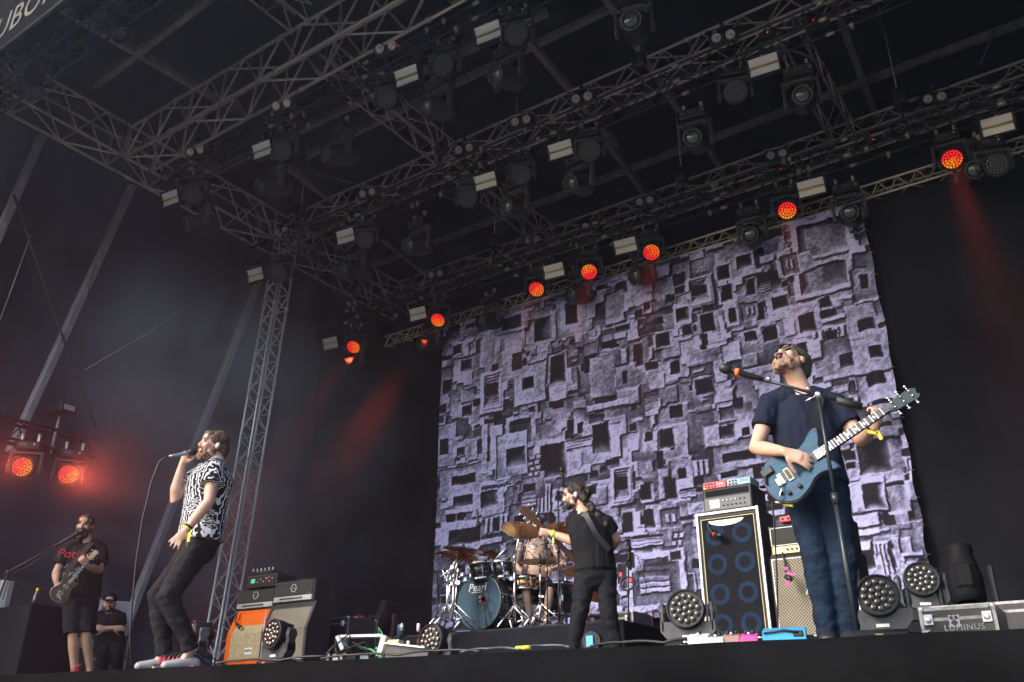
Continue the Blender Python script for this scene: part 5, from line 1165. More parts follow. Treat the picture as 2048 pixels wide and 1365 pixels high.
# guitarist pedal board left of the riser
pl = PD(735, 1300, 7.6); e = empty('pedal_board', V(pl.x, pl.y, 0), 'cluttered pedal board with a white bracket and cables by the stage edge', 'pedal board', None, rotz(.35))
m = MB(); m.box((0, 0, .05), (.62, .34, .1), bev=.01); m.build('board', BLKM, e)
m = MB(); m.box((-.02, -.05, .30), (.36, .12, .02)); m.box((.16, -.05, .22), (.04, .12, .16), Matrix.Rotation(.25, 3, 'Y')); m.box((-.2, -.05, .25), (.03, .12, .12), Matrix.Rotation(-.5, 3, 'Y')); m.build('white_bracket', WHT, e)
for k, (x, mt) in enumerate(((-.24, GRYE), (-.12, BLKP), (.0, BLUB), (.12, BLKP), (.24, GRYE))):
    mm = MB(); mm.box((x, .02, .135), (.09, .13, .07), None, .006); p_ = mm.build('pedal_unit', mt, e)
    for j in range(2): m2 = MB(); m2.lathe([(.010, 0), (.009, .014), (0, .014)], (x-.02+.04*j, .05, .17), None, 8); m2.build('knob', WHT if j else KNOB, p_)
rr = random.Random(5)
for k in range(9):
    mm = MB(); a = V(rr.uniform(-.3, .3), rr.uniform(-.1, .1), .16); b = V(rr.uniform(-.5, .6), rr.uniform(-.25, .2), .012); mm.tube([a, a+V(rr.uniform(-.05, .05), -.08, rr.uniform(.05, .22)), (a+b)/2+V(0, -.1, .1), b], .008, 6); mm.build('cable', RUB if k % 3 else mat('green_cable', (.04, .3, .08), .5), e)
for k, (x, z) in enumerate(((-.33, .12), (.30, .34), (.36, .2), (.12, .2), (.44, .33))):
    mm = MB(); mm.tube([(x, -.03, z), (x, -.03, z+.06)], .014, 8); mm.build('plug', CHR if k % 2 else WHT, e)
e = setp(MB().lathe([(.03, 0), (.034, .13), (.030, .15), (.0, .15)], PD(800, 1281, 9.3), None, 14).build('water_bottle', mat('dark_blue_plastic', (.02, .07, .13), .3)), 'dark blue bottle standing on the riser behind the pedal board', 'bottle')
# a road case/ monitor box by the stage edge
q = PD(790, 1308, 7.4); e = empty('wooden_block', V(q.x, q.y, 0), 'small pale wooden block beside the cluttered pedal board', 'block', None, rotz(.3)); m = MB(); m.box((0, 0, .13), (.10, .1, .26), bev=.004); m.build('block_body', STICK, e)
q = PD(823, 1312, 7.2); e = empty('tilted_box', V(q.x, q.y, 0), 'low grey metal box leaning between pedal board and floor light', 'box', None, rotz(.3)); m = MB(); m.box((0, 0, .12), (.36, .2, .14), Matrix.Rotation(.12, 3, 'Y'), .006); m.build('box_body', GRYP, e); m = MB(); m.box((-.02, -.02, .197), (.36, .22, .012), Matrix.Rotation(.12, 3, 'Y')); m.build('lid', PANEL, e)
# loose cables and taped lead along the lip
rr = random.Random(9)
for k, (pts, mt, lb) in enumerate(((((920, 1316), (970, 1300), (1040, 1302), (1090, 1300), (1140, 1310)), GRYP, 'grey cable loop lying along the stage edge under the riser'), (((640, 1330), (700, 1315), (800, 1318), (880, 1312), (960, 1312)), RUB, 'black cable trailing from the pedal board along the edge'), (((430, 1336), (470, 1334), (560, 1331), (650, 1328)), RUB, 'black cable lying before the orange cabinet'), (((1180, 1304), (1240, 1300), (1330, 1298), (1400, 1292)), RUB, 'black cable leading to the white effects pedal'))):
    m = MB(); P_ = []
    for i, p in enumerate(pts):
        q = PD(p[0], p[1], edgeD(p[0], .10+.05*(i % 2))); q.z = .03+.02*(i % 2); P_.append(q)
    e = empty('stage_cable', P_[0], lb, 'cable')
    sp = []
    for i in range(len(P_)-1):
        for t_ in np.linspace(0, 1, 6)[:-1]: sp.append(P_[i].lerp(P_[i+1], t_)+V(0, .02*math.sin(i*2+t_*3), .008*math.sin(t_*math.pi)))
    sp.append(P_[-1]); m.tube(sp, .008, 7); world_child(m.build('cable_run', mt), e)
    if k == 0: m = MB(); c_ = sp[11]; m.tube([c_+V(-.05, 0, .0), c_+V(.05, 0, .0)], .012, 8); world_child(m.build('yellow_tape', YEL), e)
q = PD(1186, 1302, edgeD(1186, .2)); e = empty('coil_reel', V(q.x, q.y, 0), 'small black connector with a blue face at the bassist\'s feet', 'connector'); m = MB(); m.lathe([(.055, -.03), (.06, .0), (.055, .03)], V(0, 0, .065), frame_z(V(.2, -1, 0)), 18); m.build('drum_body', BLKP, e); m = MB(); m.box((.0, -.034, .065), (.045, .008, .06)); m.build('blue_face', SKYB, e)
# wing on the far side: crates, cloth, bottle
q = PD(18, 1232, 11.3); e = crate('black_crate', 'long black crate behind the bearded guitarist in the wing', 'crate', (q.x-.2, q.y+.2, 0), (1.6, .6, PD(50, 1219, 11.3).z), BLK)
zc = PD(50, 1219, 11.3).z
e = empty('folded_cloth', PD(15, 1190, 11.4), 'pale grey cloth draped over a box on the long black crate', 'cloth'); a = PD(-20, 1160, 11.4); b = PD(38, 1215, 11.4)
m = MB(); vs = []; 
for i in range(13):
    for j in range(11):
        u = i/12; v = j/10; p = a+(PD(40, 1158, 11.4)-a)*u; z = a.z+(zc+.01-a.z)*v; p = V(p.x+.02*v, p.y-.03*v-.02*math.sin(u*14+v), z+.01*math.sin(v*20+u*4)*(1-v)); vs.append(p)
m.add(vs, [(i*11+j, i*11+j+1, (i+1)*11+j+1, (i+1)*11+j) for i in range(12) for j in range(10)], True); world_child(m.build('cloth_face', mat('pale_grey_cloth', (.36, .37, .35), .85, bump=.4, bscale=25)), e)
m = MB(); c_ = (a+PD(40, 1158, 11.4))/2; m.box((c_.x, c_.y+.24, (a.z+zc)/2), ((PD(40, 1158, 11.4)-a).length*.95, .4, a.z-zc-.01)); world_child(m.build('box_body', GRYP), e)
q = PD(66, 1222, 11.2); e = empty('bottle', V(q.x, q.y, zc+.002), 'dark bottle with a yellow neck standing on the long black crate', 'bottle'); m = MB(); m.lathe([(.035, 0), (.036, .12), (.016, .17), (.013, .20)], (0, 0, 0), None, 14); m.build('glass_body', mat('dark_bottle', (.03, .04, .03), .15, coat=1.), e); m = MB(); m.lathe([(.015, .16), (.015, .215), (0, .217)], (0, 0, 0), None, 12); m.build('neck_foil', YEL, e)
# ------------------------------------------------------------------ people
SKIN = mat('fair_skin', (.56, .33, .235), .5, var=.14, scale=9, bump=.08, bscale=90)
SKIN2 = mat('tan_skin', (.47, .27, .185), .5, var=.14, scale=9, bump=.08, bscale=90)
NAVY = mat('navy_cotton', (.011, .015, .030), .9, var=.2, bump=.35, bscale=22, spec=.15)
BLKC = mat('black_cotton', (.012, .012, .014), .9, var=.25, bump=.35, bscale=22, spec=.15)
BLKJ = mat('black_denim', (.013, .014, .017), .85, var=.3, bump=.35, bscale=26, spec=.15)
DENIM = mat('dark_blue_denim', (.0085, .0185, .037), .85, var=.55, scale=7, bump=.35, bscale=26, spec=.15)
HAIRB = mat('brown_hair', (.026, .015, .010), .65, var=.5, scale=30, vec=(1, 1, .3), bump=.9, bscale=70)
HAIRD = mat('dark_hair', (.016, .013, .011), .5, var=.5, scale=30, bump=.9, bscale=80)
HAIRL = mat('light_brown_hair', (.085, .052, .030), .65, var=.6, scale=35, vec=(1, 1, .3), bump=.9, bscale=70)
BEARDG = mat('greying_ginger_beard', (.27, .17, .11), .8, var=.6, scale=22, bump=.9, bscale=110)
BEARDB = mat('brown_beard', (.17, .10, .065), .8, var=.5, scale=40, bump=.9, bscale=110)
MOUTH = mat('dark_mouth', (.035, .004, .005), .5)
EYEM = mat('dark_eye', (.03, .02, .016), .2)
SHOEW = mat('white_leather', (.30, .29, .31), .5, var=.12)
SHOEB = mat('dark_shoe', (.018, .018, .02), .5)
OLIVE = mat('olive_knit', (.035, .034, .020), .95, var=.3, scale=60, bump=.5, bscale=150)
WOODB = mat('brown_wood', (.075, .022, .009), .45, var=.4, scale=6, vec=(1, 6, 6), coat=.1)
def shirt_pattern():
    m = bpy.data.materials.new('white_on_black_shirt_print'); m.use_nodes = True; t = m.node_tree; n = t.nodes; b = n['Principled BSDF']
    tc = n.new('ShaderNodeTexCoord'); mp = n.new('ShaderNodeMapping'); mp.inputs['Rotation'].default_value = (0, R_(9), R_(35)); t.links.new(tc.outputs['Object'], mp.inputs[0])
    w = n.new('ShaderNodeTexWave'); w.wave_type = 'BANDS'; w.bands_direction = 'X'; w.inputs['Scale'].default_value = 12; w.inputs['Distortion'].default_value = 4.2; w.inputs['Detail'].default_value = 1.; w.inputs['Detail Scale'].default_value = 2.2
    w2 = n.new('ShaderNodeTexWave'); w2.wave_type = 'RINGS'; w2.inputs['Scale'].default_value = 15; w2.inputs['Distortion'].default_value = 14.; w2.inputs['Detail'].default_value = 1.5; w2.inputs['Detail Scale'].default_value = 1.6
    nz = n.new('ShaderNodeTexNoise'); nz.inputs['Scale'].default_value = 4.5
    for x in (w, w2, nz): t.links.new(mp.outputs[0], x.inputs['Vector'])
    r0 = n.new('ShaderNodeValToRGB'); r0.color_ramp.elements[0].position = .48; r0.color_ramp.elements[1].position = .55; t.links.new(nz.outputs[0], r0.inputs[0])
    mx = n.new('ShaderNodeMixRGB'); t.links.new(r0.outputs[0], mx.inputs[0]); t.links.new(w.outputs[0], mx.inputs[1]); t.links.new(w2.outputs[0], mx.inputs[2])
    r1 = n.new('ShaderNodeValToRGB'); r1.color_ramp.elements[0].position = .62; r1.color_ramp.elements[0].color = (.010, .010, .012, 1); r1.color_ramp.elements[1].position = .70; r1.color_ramp.elements[1].color = (.60, .60, .64, 1)
    t.links.new(mx.outputs[0], r1.inputs[0]); t.links.new(r1.outputs[0], b.inputs['Base Color']); b.inputs['Roughness'].default_value = .85; b.inputs['Specular IOR Level'].default_value = .15
    return m
def tattoo_skin():
    m = bpy.data.materials.new('tattooed_skin'); m.use_nodes = True; t = m.node_tree; n = t.nodes; b = n['Principled BSDF']
    tc = n.new('ShaderNodeTexCoord'); v = n.new('ShaderNodeTexVoronoi'); v.feature = 'DISTANCE_TO_EDGE'; v.inputs['Scale'].default_value = 16; nz = n.new('ShaderNodeTexNoise'); nz.inputs['Scale'].default_value = 13; nz.inputs['Detail'].default_value = 6
    t.links.new(tc.outputs['Object'], v.inputs['Vector']); t.links.new(tc.outputs['Object'], nz.inputs['Vector'])
    w = n.new('ShaderNodeTexWave'); w.wave_type = 'RINGS'; w.inputs['Scale'].default_value = 17; w.inputs['Distortion'].default_value = 12; w.inputs['Detail'].default_value = 3; t.links.new(tc.outputs['Object'], w.inputs['Vector'])
    a = n.new('ShaderNodeMath'); a.operation = 'MULTIPLY_ADD'; a.inputs[1].default_value = .38; t.links.new(w.outputs[1], a.inputs[0]); t.links.new(nz.outputs[0], a.inputs[2])
    r = n.new('ShaderNodeValToRGB'); r.color_ramp.elements[0].position = .62; r.color_ramp.elements[0].color = (.50, .31, .23, 1); r.color_ramp.elements[1].position = .76; r.color_ramp.elements[1].color = (.06, .075, .085, 1)
    t.links.new(a.outputs[0], r.inputs[0]); sx = n.new('ShaderNodeSeparateXYZ'); t.links.new(tc.outputs['Object'], sx.inputs[0])
    mr = n.new('ShaderNodeMapRange'); mr.inputs[1].default_value = RH2+.78; mr.inputs[2].default_value = RH2+.90; t.links.new(sx.outputs[2], mr.inputs[0])
    mx = n.new('ShaderNodeMixRGB'); mx.inputs[1].default_value = (.52, .32, .24, 1); t.links.new(mr.outputs[0], mx.inputs[0]); t.links.new(r.outputs[0], mx.inputs[2])
    t.links.new(mx.outputs[0], b.inputs['Base Color']); b.inputs['Roughness'].default_value = .5
    return m
def blob(mb, name, mt, parent, vox=.008, sm=4, disp=0., ds=18., stretch=None):
    me = mb.mesh('tmp', []); o = bpy.data.objects.new('tmp', me); COL.objects.link(o)
    md = o.modifiers.new('r', 'REMESH'); md.mode = 'VOXEL'; md.voxel_size = vox; md.use_smooth_shade = True
    if sm: s_ = o.modifiers.new('s', 'SMOOTH'); s_.iterations = sm; s_.factor = .5
    dg = bpy.context.evaluated_depsgraph_get(); out = bpy.data.meshes.new_from_object(o.evaluated_get(dg)); bpy.data.objects.remove(o); bpy.data.meshes.remove(me)
    if disp:
        st = stretch or V(1, 1, 1)
        co = [v.co.copy() for v in out.vertices]; no = [v.normal.copy() for v in out.vertices]
        for v, c, nn in zip(out.vertices, co, no):
            q = V(c.x*st.x, c.y*st.y, c.z*st.z)*ds
            v.co = c+nn*disp*(mnoise.noise(q)+.5*mnoise.noise(q*2.1))
    out.materials.clear(); out.materials.append(mt); out.name = name
    for p in out.polygons: p.use_smooth = True
    ob = bpy.data.objects.new(name, out); COL.objects.link(ob); world_child(ob, parent); return ob
def hand(mb, w, d, nrm, thumb, curl=.6, s=1., spread=.0):
    d = d.normalized(); nrm = (nrm-d*nrm.dot(d)).normalized(); sd = d.cross(nrm)*thumb
    mb.elltube([w-d*.02, w+d*.02*s, w+d*.06*s, w+d*.085*s], [(.024*s, .020*s), (.032*s, .017*s), (.041*s, .016*s), (.038*s, .014*s)], sd, 12)
    for k, (o, L) in enumerate(((.030, .072), (.010, .082), (-.011, .076), (-.030, .060))):
        p = w+d*.082*s+sd*o*s; pts = [p-d*.02*s, p]; dr = (d+sd*spread*(1.5-k)*.2).normalized(); c = curl*(1+.08*k)
        for f in (.45, .32, .23):
            ax = dr.cross(nrm); dr = (dr*math.cos(c)+nrm*math.sin(c)).normalized(); nrm2 = nrm
            p = p+dr*L*f*s; pts.append(p)
            nrm_ = (nrm2-dr*nrm2.dot(dr)); nrm = nrm_.normalized() if nrm_.length > .05 else -d
        mb.tube(pts, [.0095*s, .0095*s, .009*s, .0085*s, .007*s], 8); mb.ell(pts[-1], .0075*s, None, 6, 5)
        nrm = (d.cross(sd*thumb)*1) if False else (sd.cross(d)*thumb).normalized()
        # restore the palm normal for the next finger
        if nrm.dot(Vector(hand.n0)) < 0: nrm = -nrm
    p = w+d*.022*s+sd*.028*s; dr = (d*.62+sd*.62+nrm*.45).normalized(); pts = [p, p+dr*.035*s]; dr = (dr+d*.35+nrm*curl*.4).normalized(); pts.append(pts[-1]+dr*.032*s); dr = (dr+d*.2+nrm*curl*.3).normalized(); pts.append(pts[-1]+dr*.024*s)
    mb.tube(pts, [.015*s, .0125*s, .011*s, .009*s], 8); mb.ell(pts[-1], .0095*s, None, 6, 5)
hand.n0 = (0, 0, 1)
def do_hand(mb, w, d, nrm, thumb, curl=.6, s=1., spread=0.):
    d = d.normalized(); n0 = (nrm-d*nrm.dot(d)).normalized(); hand.n0 = tuple(n0); hand(mb, w, d, n0, thumb, curl, s, spread)
def headM(F, U):
    F = F.normalized(); R = F.cross(U).normalized(); U = R.cross(F); return Matrix((R, F, U)).transposed()
def head_parts(mb, C, H, s=1., mouth_open=0.):
    def E(c, r): mb.ell(C+H @ (Vector(c)*s), [k*s for k in r], H, 16, 11)
    E((0, -.014, .036), (.075, .097, .086)); E((0, .032, -.02), (.062, .066, .088)); E((0, .042, -.082-mouth_open*.3), (.050, .048, .036)); E((0, .076, -.104-mouth_open), (.024, .022, .020))
    E((0, .084, .030), (.048, .020, .013)); E((0, .08, .055), (.05, .022, .03))
    for k in (-1, 1): E((k*.040, .068, -.022), (.026, .028, .026)); E((k*.077, -.006, -.008), (.011, .022, .033)); E((k*.05, .03, -.07-mouth_open*.4), (.022, .04, .03))
    mb.tube([C+H @ (V(0, .094, .018)*s), C+H @ (V(0, .110, -.012)*s), C+H @ (V(0, .116, -.026)*s)], [.010*s, .012*s, .015*s], 8); E((0, .110, -.030), (.019, .014, .010))
    if not mouth_open: E((0, .096, -.058), (.024, .011, .007)); E((0, .094, -.069), (.021, .012, .008))
def limb(mb, pts, rad, side=V(1, 0, 0), n=14):
    mb.elltube(pts, [(r, r) if not hasattr(r, '__len__') else r for r in rad], side, n)
def lerp(a, b, t): return a.lerp(b, t)

def person(label, D, J, F, U, skin, shirt, pants, s=1., group=None, sleeve=.58, short=False, vox=.008, girth=1., hands=None, shoe=SHOEB, mouth_open=0., side=None, loose=1.0, barechest=False, foot_dir=None, hem=.0, zfoot=0., hd_s=1., cuff=1., legs=1.):
    P = {k: PD(v[0], v[1], D+(v[2] if len(v) > 2 else 0)) for k, v in J.items()}
    vd = V(P['pelvis'].x, P['pelvis'].y, 0)-V(CAM.x, CAM.y, 0); vd.normalize(); er = V(vd.y, -vd.x, 0); et = -vd
    B = lambda v: er*v[0]+V(0, 0, v[1])+et*v[2]
    sd = side and B(side) or (P['shL']-P['shR']); sd = sd.normalized()
    root = empty('person', V(P['pelvis'].x, P['pelvis'].y, zfoot), label, 'person', group)
    H = headM(B(F), B(U)); C = P['head']
    # body ----------------------------------------------------------
    b = MB(); g_ = girth*s; th = .93 if not barechest else 1.
    head_parts(b, C, H, s*hd_s, mouth_open)
    nb = P['neck']; hb = C+H @ (V(0, -.03, -.06)*s)
    limb(b, [lerp(nb, P['chest'], .25), nb, lerp(nb, hb, .5), hb], [(.10*g_, .07*g_), (.066*g_, .062*g_), (.056*g_, .057*g_), (.055*g_, .06*g_)], sd)
    b.elltube([P['pelvis'], P['waist'], P['chest'], lerp(P['chest'], nb, .6)], [(.15*g_*th, .105*g_*th), (.138*g_*th, .098*g_*th), (.165*g_*th, .112*g_*th), (.13*g_*th, .085*g_*th)], sd, 20)
    for S_ in 'LR':
        sh, el, wr = P['sh'+S_], P['el'+S_], P['wr'+S_]
        limb(b, [lerp(sh, P['chest'], .22), sh, lerp(sh, el, .35), lerp(sh, el, .8), el, lerp(el, wr, .25), lerp(el, wr, .7), wr], [.058*g_, .056*g_, .050*g_, .042*g_, .040*g_, .043*g_, .033*g_, .026*s], sd)
        h_ = (hands or {}).get(S_)
        if h_: do_hand(b, wr, B(h_[0]), B(h_[1]), h_[2], h_[3], s*1.02, h_[4] if len(h_) > 4 else 0.)
        hp, kn, an = P['hip'+S_], P['kn'+S_], P['an'+S_]
        limb(b, [lerp(hp, P['pelvis'], .3), hp, lerp(hp, kn, .4), kn, lerp(kn, an, .3), lerp(kn, an, .75), an], [.080*g_, .078*g_, .062*g_, .047*g_, .050*g_, .038*g_, .033*g_], sd)
        fd = B(foot_dir or (F[0], 0, F[2])); fd.z = 0; fd.normalize()
        limb(b, [an, an-V(0, 0, .03), V(an.x, an.y, zfoot+.05)+fd*.05, V(an.x, an.y, zfoot+.035)+fd*.15], [.036*s, .036*s, .036*s, .03*s], sd)
    body = blob(b, 'body', skin, root, vox, 3)
    # clothes -------------------------------------------------------
    if shirt:
        c = MB(); lo = loose
        hemp = lerp(P['pelvis'], (P['hipL']+P['hipR'])/2, hem)
        c.elltube([hemp, lerp(P['pelvis'], P['waist'], .4), P['waist'], lerp(P['waist'], P['chest'], .6), P['chest'], lerp(P['chest'], nb, .55), lerp(P['chest'], nb, .86)], [(.175*g_*lo, .130*g_*lo), (.170*g_*lo, .125*g_*lo), (.165*g_*lo, .120*g_*lo), (.175*g_*lo, .125*g_*lo), (.178*g_*lo, .128*g_*lo), (.150*g_, .105*g_), (.085*g_, .075*g_)], sd, 24, cap=False)
        for S_ in 'LR':
            sh, el = P['sh'+S_], P['el'+S_]
            limb(c, [lerp(nb, sh, .25), lerp(nb, sh, .62), sh, lerp(sh, el, .3)], [.062*g_, .068*g_, .072*g_, .068*g_], sd)
            e_ = lerp(sh, el, sleeve); c.elltube([sh, lerp(sh, el, .3), e_], [(.068*g_, .068*g_), (.068*g_*cuff, .068*g_*cuff), (.066*g_*lo*cuff, .066*g_*lo*cuff)], sd, 14, cap=False)
        blob(c, 'shirt', shirt, root, vox*1.1, 3, .007, 14., V(1.6, 1.6, .55))
    c = MB()
    pe = P['pelvis']
    c.elltube([lerp(pe, P['waist'], .35), pe, (P['hipL']+P['hipR'])/2-V(0, 0, .03)], [(.155*g_, .112*g_), (.168*g_, .122*g_), (.150*g_, .115*g_)], sd, 20)
    for S_ in 'LR':
        hp, kn, an = P['hip'+S_], P['kn'+S_], P['an'+S_]
        if short: c.elltube([lerp(hp, pe, .3), hp, lerp(hp, kn, .5), lerp(hp, kn, .98)], [(.10*g_,)*2, (.10*g_,)*2, (.095*g_,)*2, (.085*g_,)*2], sd, 16, cap=False)
        else: c.elltube([lerp(hp, pe, .3), hp, lerp(hp, kn, .45), lerp(hp, kn, .85), kn, lerp(kn, an, .15), lerp(kn, an, .4), lerp(kn, an, .8), an-V(0, 0, .035)], [(k_*g_*legs,)*2 for k_ in (.095, .095, .082, .070, .074, .068, .064, .054, .052)], sd, 16, cap=False)
    blob(c, 'trousers' if not short else 'shorts', pants, root, vox*1.1, 2, .009, 13., V(1.0, 1.0, 1.5))
    c = MB()
    for S_ in 'LR':
        an = P['an'+S_]; fd = B(foot_dir or (F[0], 0, F[2])); fd.z = 0; fd.normalize(); a0 = V(an.x, an.y, zfoot)
        sx = V(fd.y, -fd.x, 0); c.elltube([a0-fd*.06+V(0, 0, .05), a0+V(0, 0, .055), a0+fd*.08+V(0, 0, .045), a0+fd*.17+V(0, 0, .035)], [(.040*s, .048*s), (.045*s, .055*s), (.050*s, .042*s), (.045*s, .032*s)], sx, 14)
    blob(c, 'shoes', shoe, root, vox*1.2, 2)
    # eyes
    for k in (-1, 1):
        m = MB(); m.ell(C+H @ (V(k*.031, .088, .010)*s*hd_s), (.013*s, .008*s, .007*s), H, 8, 6); world_child(m.build('eye', EYEM), root)
        m = MB(); m.ell(C+H @ (V(k*.033, .098, .031)*s*hd_s), (.019*s, .007*s, .005*s), H, 8, 5); world_child(m.build('eyebrow', HAIRD), root)
    return root, P, C, H, B, er, et
def hp(C, H, s, *v): return C+H @ (Vector(v)*s)
def hair_cap(root, C, H, s, mt, extra=None, disp=.008, low=.0, vox=.007, front=.0):
    c = MB(); c.ell(C+H @ (V(0, -.022, .048+low)*s), [.083*s, .100*s, .086*s], H, 18, 12); c.ell(C+H @ (V(0, -.05, .0)*s), [.078*s, .072*s, .085*s], H, 16, 10)
    for k in (-1, 1): c.ell(C+H @ (V(k*.062, .012, .045)*s), [.022*s, .05*s, .045*s], H, 10, 8)
    if front: c.ell(C+H @ (V(0, .055, .088)*s), [.055*s, .045*s, .030*s], H, 12, 8)
    if extra: extra(c)
    return blob(c, 'hair', mt, root, vox, 1, disp, 30., V(1, 1, .5))
def beard(root, C, H, s, mt, length=.0, mo=0., disp=.007, vox=.006):
    c = MB(); E = lambda p, r: c.ell(C+H @ (Vector(p)*s), [k*s for k in r], H, 12, 8)
    E((0, .072, -.100-mo-length*.4), (.040, .036, .030+length*.6)); 
    for k in (-1, 1): E((k*.045, .045, -.078-mo*.6-length*.2), (.024, .045, .036+length*.3)); E((k*.064, .012, -.045), (.014, .024, .042)); E((k*.020, .098, -.046), (.018, .012, .008)); E((k*.030, .088, -.068-mo*.5), (.012, .016, .022))
    return blob(c, 'beard', mt, root, vox, 1, disp, 45.)

def catmull(pts, n=6):
    out = []; L = len(pts)
    for i in range(L):
        p0, p1, p2, p3 = [Vector((*pts[(i+k-1) % L], 0)) for k in range(4)]
        for j in range(n):
            t = j/n; q = .5*((2*p1)+(-p0+p2)*t+(2*p0-5*p1+4*p2-p3)*t*t+(-p0+3*p1-3*p2+p3)*t**3); out.append((q.x, q.y))
    return out
PRS = [(0, .0), (.018, .085), (.075, .148), (.15, .160), (.215, .128), (.27, .108), (.33, .125), (.40, .165), (.435, .158), (.425, .105), (.395, .055), (.385, .0), (.39, -.045), (.41, -.09), (.415, -.128), (.385, -.128), (.33, -.105), (.27, -.108), (.20, -.145), (.12, -.165), (.05, -.135), (.01, -.075)]
JAG = [(0, .02), (.02, .10), (.09, .15), (.17, .150), (.24, .115), (.31, .125), (.40, .17), (.44, .16), (.42, .10), (.39, .05), (.385, -.04), (.41, -.10), (.43, -.15), (.39, -.155), (.30, -.12), (.22, -.13), (.13, -.17), (.05, -.14), (.01, -.07)]
def guitar(label, tail, tip, nrm, body_mt, edge_mt, outline, L=.99, hs_mt=None, fb_mt=None, tuners=3, bass=False, pick=True, pearl=True):
    x = (tip-tail).normalized(); M = frame_from(x, nrm); sc = (tip-tail).length/L
    e = empty('bass_guitar' if bass else 'electric_guitar', tail, label, 'guitar', None, M); e.matrix_world = e.matrix_world @ Matrix.Scale(sc, 4)
    ol = catmull(outline)[::-1]
    if bass: ol = [(a*1.12, b*.98) for a, b in ol]
    m = MB(); m.prism(ol, .035, None, (0, 0, -.022), .005); m.build('body', edge_mt, e)
    top = [(.2+(a-.2)*.965, b*.955) for a, b in ol]; m = MB(); m.prism(top, .008, None, (0, 0, .0125), .003); m.build('top', body_mt, e)
    bx = .40; nx0 = .36; nut = L-.185
    m = MB(); m.prism([(nx0, -.028), (nut, -.021), (nut, .021), (nx0, .028)], .018, None, (0, 0, .010), .004); m.build('neck', WOODB if not hs_mt else hs_mt, e)
    m = MB(); m.prism([(.33, -.028), (nut, -.021), (nut, .021), (.33, .028)], .006, None, (0, 0, .028)); fb = m.build('fretboard', fb_mt or mat('dark_fretboard', (.03, .02, .016), .45), e)
    sl = nut-.145; m = MB()
    for k in range(1, 23):
        xx = nut-sl*(1-2**(-k/12))
        if xx > .335: m.box((xx, 0, .0350), (.0035, .048+.006*(nut-xx)/sl, .003))
    setp(m.build('frets', ALUB, fb), kind='stuff')
    if pearl:
        m = MB()
        for k in (3, 5, 7, 9, 12, 15, 17, 19): xx = nut-sl*(1-2**(-(k-.5)/12)); m.box((xx, 0, .0345), (.012, .018, .001), Matrix.Rotation(.5, 3, 'Z'))
        setp(m.build('inlays', mat('pearl_inlay', (.62, .66, .62), .3), fb), kind='stuff')
    hs = [(nut, -.024), (nut+.03, -.036), (L-.02, -.046), (L, -.03), (L-.012, -.012), (L, .016), (L-.03, .036), (nut+.03, .033), (nut, .024)]
    m = MB(); m.prism(hs, .014, None, (0, 0, .008), .003); h_ = m.build('headstock', hs_mt or WOODB, e)
    for k in range(tuners):
        for sgn in (-1, 1):
            xx = nut+.035+k*(.11/max(1, tuners-1)); m = MB(); m.tube([(xx, sgn*.034, .014), (xx, sgn*.056, .014)], .004, 6); m.ell((xx, sgn*.062, .014), (.010, .009, .007), None, 8, 6); m.lathe([(.007, .02), (.005, .034), (0, .034)], (xx, sgn*.018, 0), None, 8); m.build('tuner', CHR, h_)
    for xx in ((.155, .275) if not bass else (.2, .3)):
        m = MB(); m.box((xx, 0, .024), (.036, .085, .012), None, .003); p_ = m.build('pickup_ring', mat('cream_plastic', (.62, .50, .28), .4) if not bass else BLKP, e); m = MB(); m.box((xx, 0, .027), (.022, .068, .012), None, .003); m.build('pickup', BLKP, p_)
    m = MB(); m.box((.105, 0, .024), (.03, .075, .014), None, .003); m.box((.085, -.01, .03), (.03, .05, .01), None, .003); m.build('bridge', CASEA, e)
    if pick: m = MB(); m.tube([(.10, -.03, .035), (.07, -.07, .05), (.02, -.12, .045)], .004, 6); m.build('tremolo_arm', CHR, e)
    for q in ((.10, -.10), (.17, -.10), (.06, -.07)): m = MB(); m.lathe([(.014, .018), (.012, .036), (0, .036)], (*q, 0), None, 12); m.build('knob', KNOB, e)
    m = MB()
    for k in range(4 if bass else 6): yy = (k-(1.5 if bass else 2.5))*.0085; m.tube([(.105, yy*1.2, .034), (nut+.03, yy*.8, .037)], .0011, 4, cap=False)
    setp(m.build('strings', CASEA, e), kind='stuff')
    return e, M, sc

# --- guitarist with the blue guitar
r, P, C, H, B, er, et = person('guitarist in navy t-shirt and beanie singing with head thrown back', 5.35, dict(head=(1584, 727, -.02), neck=(1603, 786), chest=(1607, 850, .02), waist=(1620, 918, .02), pelvis=(1630, 968, 0), shL=(1672, 812, .02), shR=(1542, 806, .0), elL=(1722, 880, -.04), wrL=(1750, 851, -.24), elR=(1512, 896, -.10), wrR=(1571, 904, -.37), hipL=(1663, 985), hipR=(1600, 985), knL=(1686, 1112, -.05), knR=(1630, 1112, -.05), anL=(1697, 1266, .02), anR=(1655, 1268, .0)),
    (-.46, .66, .62), (.32, .68, -.66), SKIN, NAVY, DENIM, 1.0, vox=.007, girth=1.08, hands={'R': ((.80, -.42, -.05), (.1, -.2, -1), -1, .22, .4), 'L': ((.25, .85, .1), (-.55, .25, -.65), -1, .85)}, mouth_open=.022, foot_dir=(0, 0, 1), hem=.35, loose=1.02)
c = MB()
c.ell(hp(C, H, 1, 0, -.028, .052), (.090, .104, .090), H, 18, 12); c.ell(hp(C, H, 1, 0, -.075, .0), (.080, .062, .085), H, 14, 9); c.ell(hp(C, H, 1, 0, -.085, -.045), (.06, .045, .06), H, 12, 8); c.ell(hp(C, H, 1, 0, .045, .082), (.066, .05, .028), H, 14, 8)
blob(c, 'beanie', OLIVE, r, .007, 2, .003, 30.)
beard(r, C, H, 1.04, BEARDG, .012, .022)
